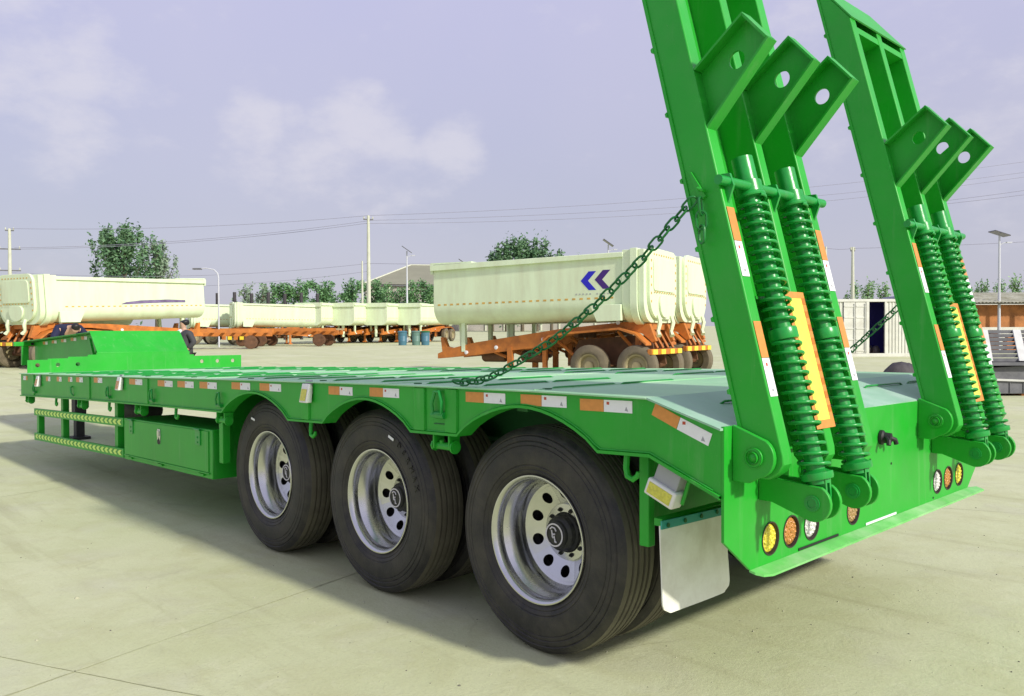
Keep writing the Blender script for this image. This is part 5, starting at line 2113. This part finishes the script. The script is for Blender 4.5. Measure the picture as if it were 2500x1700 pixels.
jacket = ([((0, 0, .74), (.235, .19)), ((0, 0, 1.0), (.21, .17)), ((0, 0, 1.2), (.215, .165)), ((0, 0, 1.40), (.19, .14)), ((0, .01, 1.50), (.085, .08)), ((-.20, 0, 1.40), .07), ((-.26, .03, 1.15), .06), ((-.21, -.05, .97), .05), ((.20, 0, 1.40), .07), ((.29, .06, 1.16), .06), ((.20, -.03, 1.0), .05)], [(0, 1), (1, 2), (2, 3), (3, 4), (3, 5), (5, 6), (6, 7), (3, 8), (8, 9), (9, 10)])
shirt = ([((-.03, -.165, .86), (.045, .03)), ((-.03, -.165, 1.1), (.045, .03)), ((-.02, -.14, 1.36), (.055, .03)), ((0, -.05, 1.49), (.065, .06))], [(0, 1), (1, 2), (2, 3)])
hair = ([((0, .05, 1.58), .075), ((0, .022, 1.67), .104), ((0, -.005, 1.735), .09)], [(0, 1), (1, 2)])
trous = ([((0, 0, .93), (.17, .12)), ((-.10, 0, .82), .10), ((-.105, -.02, .5), .075), ((-.105, .02, .10), .06), ((.10, 0, .82), .10), ((.105, -.02, .5), .075), ((.105, .02, .10), .06)], [(0, 1), (1, 2), (2, 3), (0, 4), (4, 5), (5, 6)])
shoes_l = ([((-.105, .05, .05), .05), ((-.11, -.06, .045), .048), ((-.112, -.15, .04), .035)], [(0, 1), (1, 2)])
shoes_r = ([((.105, .05, .05), .05), ((.11, -.06, .045), .048), ((.112, -.15, .04), .035)], [(0, 1), (1, 2)])
pd = Vector((c_f.x, c_f.y))
face = math.atan2(CAM.y - 5.81, CAM.x + 19.19) + math.pi / 2 - R(62)
per = figure('person', 'person in a long dark grey jacket over a white shirt, standing behind the gooseneck', (-19.19, 5.81), face, J, Ed, [('jacket', *jacket, SUIT), ('shirt', *shirt, SHIRT), ('hair', *hair, HAIR), ('trousers', *trous, TROU), ('shoe', *shoes_l, HAIR), ('shoe', *shoes_r, HAIR)])
per.scale = (1.25, 1.25, 1.0)
# stooping person further left, bent forward towards the tipper
J2 = [((0, .10, .92), .12), ((0, .02, 1.10), .12), ((0, -.22, 1.30), .12), ((0, -.36, 1.33), .05), ((0, -.46, 1.30), .075), ((0, -.53, 1.27), .08),
      ((-.20, -.22, 1.30), .05), ((-.33, -.30, 1.10), .042), ((-.22, -.45, .95), .034), ((-.20, -.48, .88), .03),
      ((.20, -.22, 1.30), .05), ((.33, -.30, 1.10), .042), ((.22, -.45, .95), .034), ((.20, -.48, .88), .03),
      ((-.10, .10, .86), .085), ((-.12, -.05, .48), .058), ((-.12, .08, .09), .04), ((-.13, -.08, .035), .035),
      ((.10, .10, .86), .085), ((.12, -.05, .48), .058), ((.12, .08, .09), .04), ((.13, -.08, .035), .035)]
E2 = [(0, 1), (1, 2), (2, 3), (3, 4), (4, 5), (2, 6), (6, 7), (7, 8), (8, 9), (2, 10), (10, 11), (11, 12), (12, 13), (0, 14), (14, 15), (15, 16), (16, 17), (0, 18), (18, 19), (19, 20), (20, 21)]
jk2 = ([((0, .12, .95), (.16, .14)), ((0, .02, 1.12), (.18, .15)), ((0, -.20, 1.31), (.19, .14)), ((0, -.32, 1.345), (.08, .07)), ((-.21, -.22, 1.31), .085), ((-.35, -.30, 1.10), .07), ((-.24, -.43, .97), .05), ((.21, -.22, 1.31), .085), ((.35, -.30, 1.10), .07), ((.24, -.43, .97), .05)], [(0, 1), (1, 2), (2, 3), (2, 4), (4, 5), (5, 6), (2, 7), (7, 8), (8, 9)])
tr2 = ([((0, .12, .90), (.17, .14)), ((-.11, .10, .80), .11), ((-.12, -.05, .48), .08), ((-.12, .08, .10), .06), ((.11, .10, .80), .11), ((.12, -.05, .48), .08), ((.12, .08, .10), .06)], [(0, 1), (1, 2), (2, 3), (0, 4), (4, 5), (5, 6)])
hr2 = ([((0, -.42, 1.36), .075), ((0, -.50, 1.34), .09), ((0, -.56, 1.30), .07)], [(0, 1), (1, 2)])
f2_ = math.atan2(CAM.y - 3.16, CAM.x + 19.66) - math.pi / 2
sp_ = figure('person', 'stooping person in a navy top and beige trousers behind the front of the gooseneck', (-19.66, 3.16), f2_ + R(180) + R(25), J2, E2, [('jacket', *jk2, NAVYC), ('trousers', *tr2, BEIGE), ('hair', *hr2, HAIR)])
sp_.scale = (1.17, 1.17, 1.17)

# ---------------- loose grit on the concrete near the trailer
q = MB()
rg = random.Random(11)
for _ in range(1500):
    d = rg.uniform(1.2, 9) ** 1.0
    a = rg.uniform(-.85, .85)
    x = CAM.x + (fx.x * math.cos(a) - fx.y * math.sin(a)) * d
    y = CAM.y + (fx.y * math.cos(a) + fx.x * math.sin(a)) * d
    r_ = .0022 * math.exp(rg.gauss(0, .55))
    z = gz(x, y)
    vs = []
    for k in range(6):
        b = k * math.pi / 3
        vs.append((x + r_ * math.cos(b) * rg.uniform(.7, 1.3), y + r_ * math.sin(b) * rg.uniform(.7, 1.3), z))
    vs += [((vx - x) * .6 + x, (vy - y) * .6 + y, z + r_ * rg.uniform(.6, 1.0)) for vx, vy, _z in vs]
    q.add(vs, [(k, (k + 1) % 6, 6 + (k + 1) % 6, 6 + k) for k in range(6)] + [(6, 7, 8, 9, 10, 11)], rg.choice((0, 0, 1)))
gr = q.build('grit', [mat('grit_pale', (.42, .42, .30), .9), mat('grit_dark', (.16, .155, .12), .9)], smooth=None)
tag(gr, 'loose grit scattered on the concrete yard', 'grit', kind='stuff')
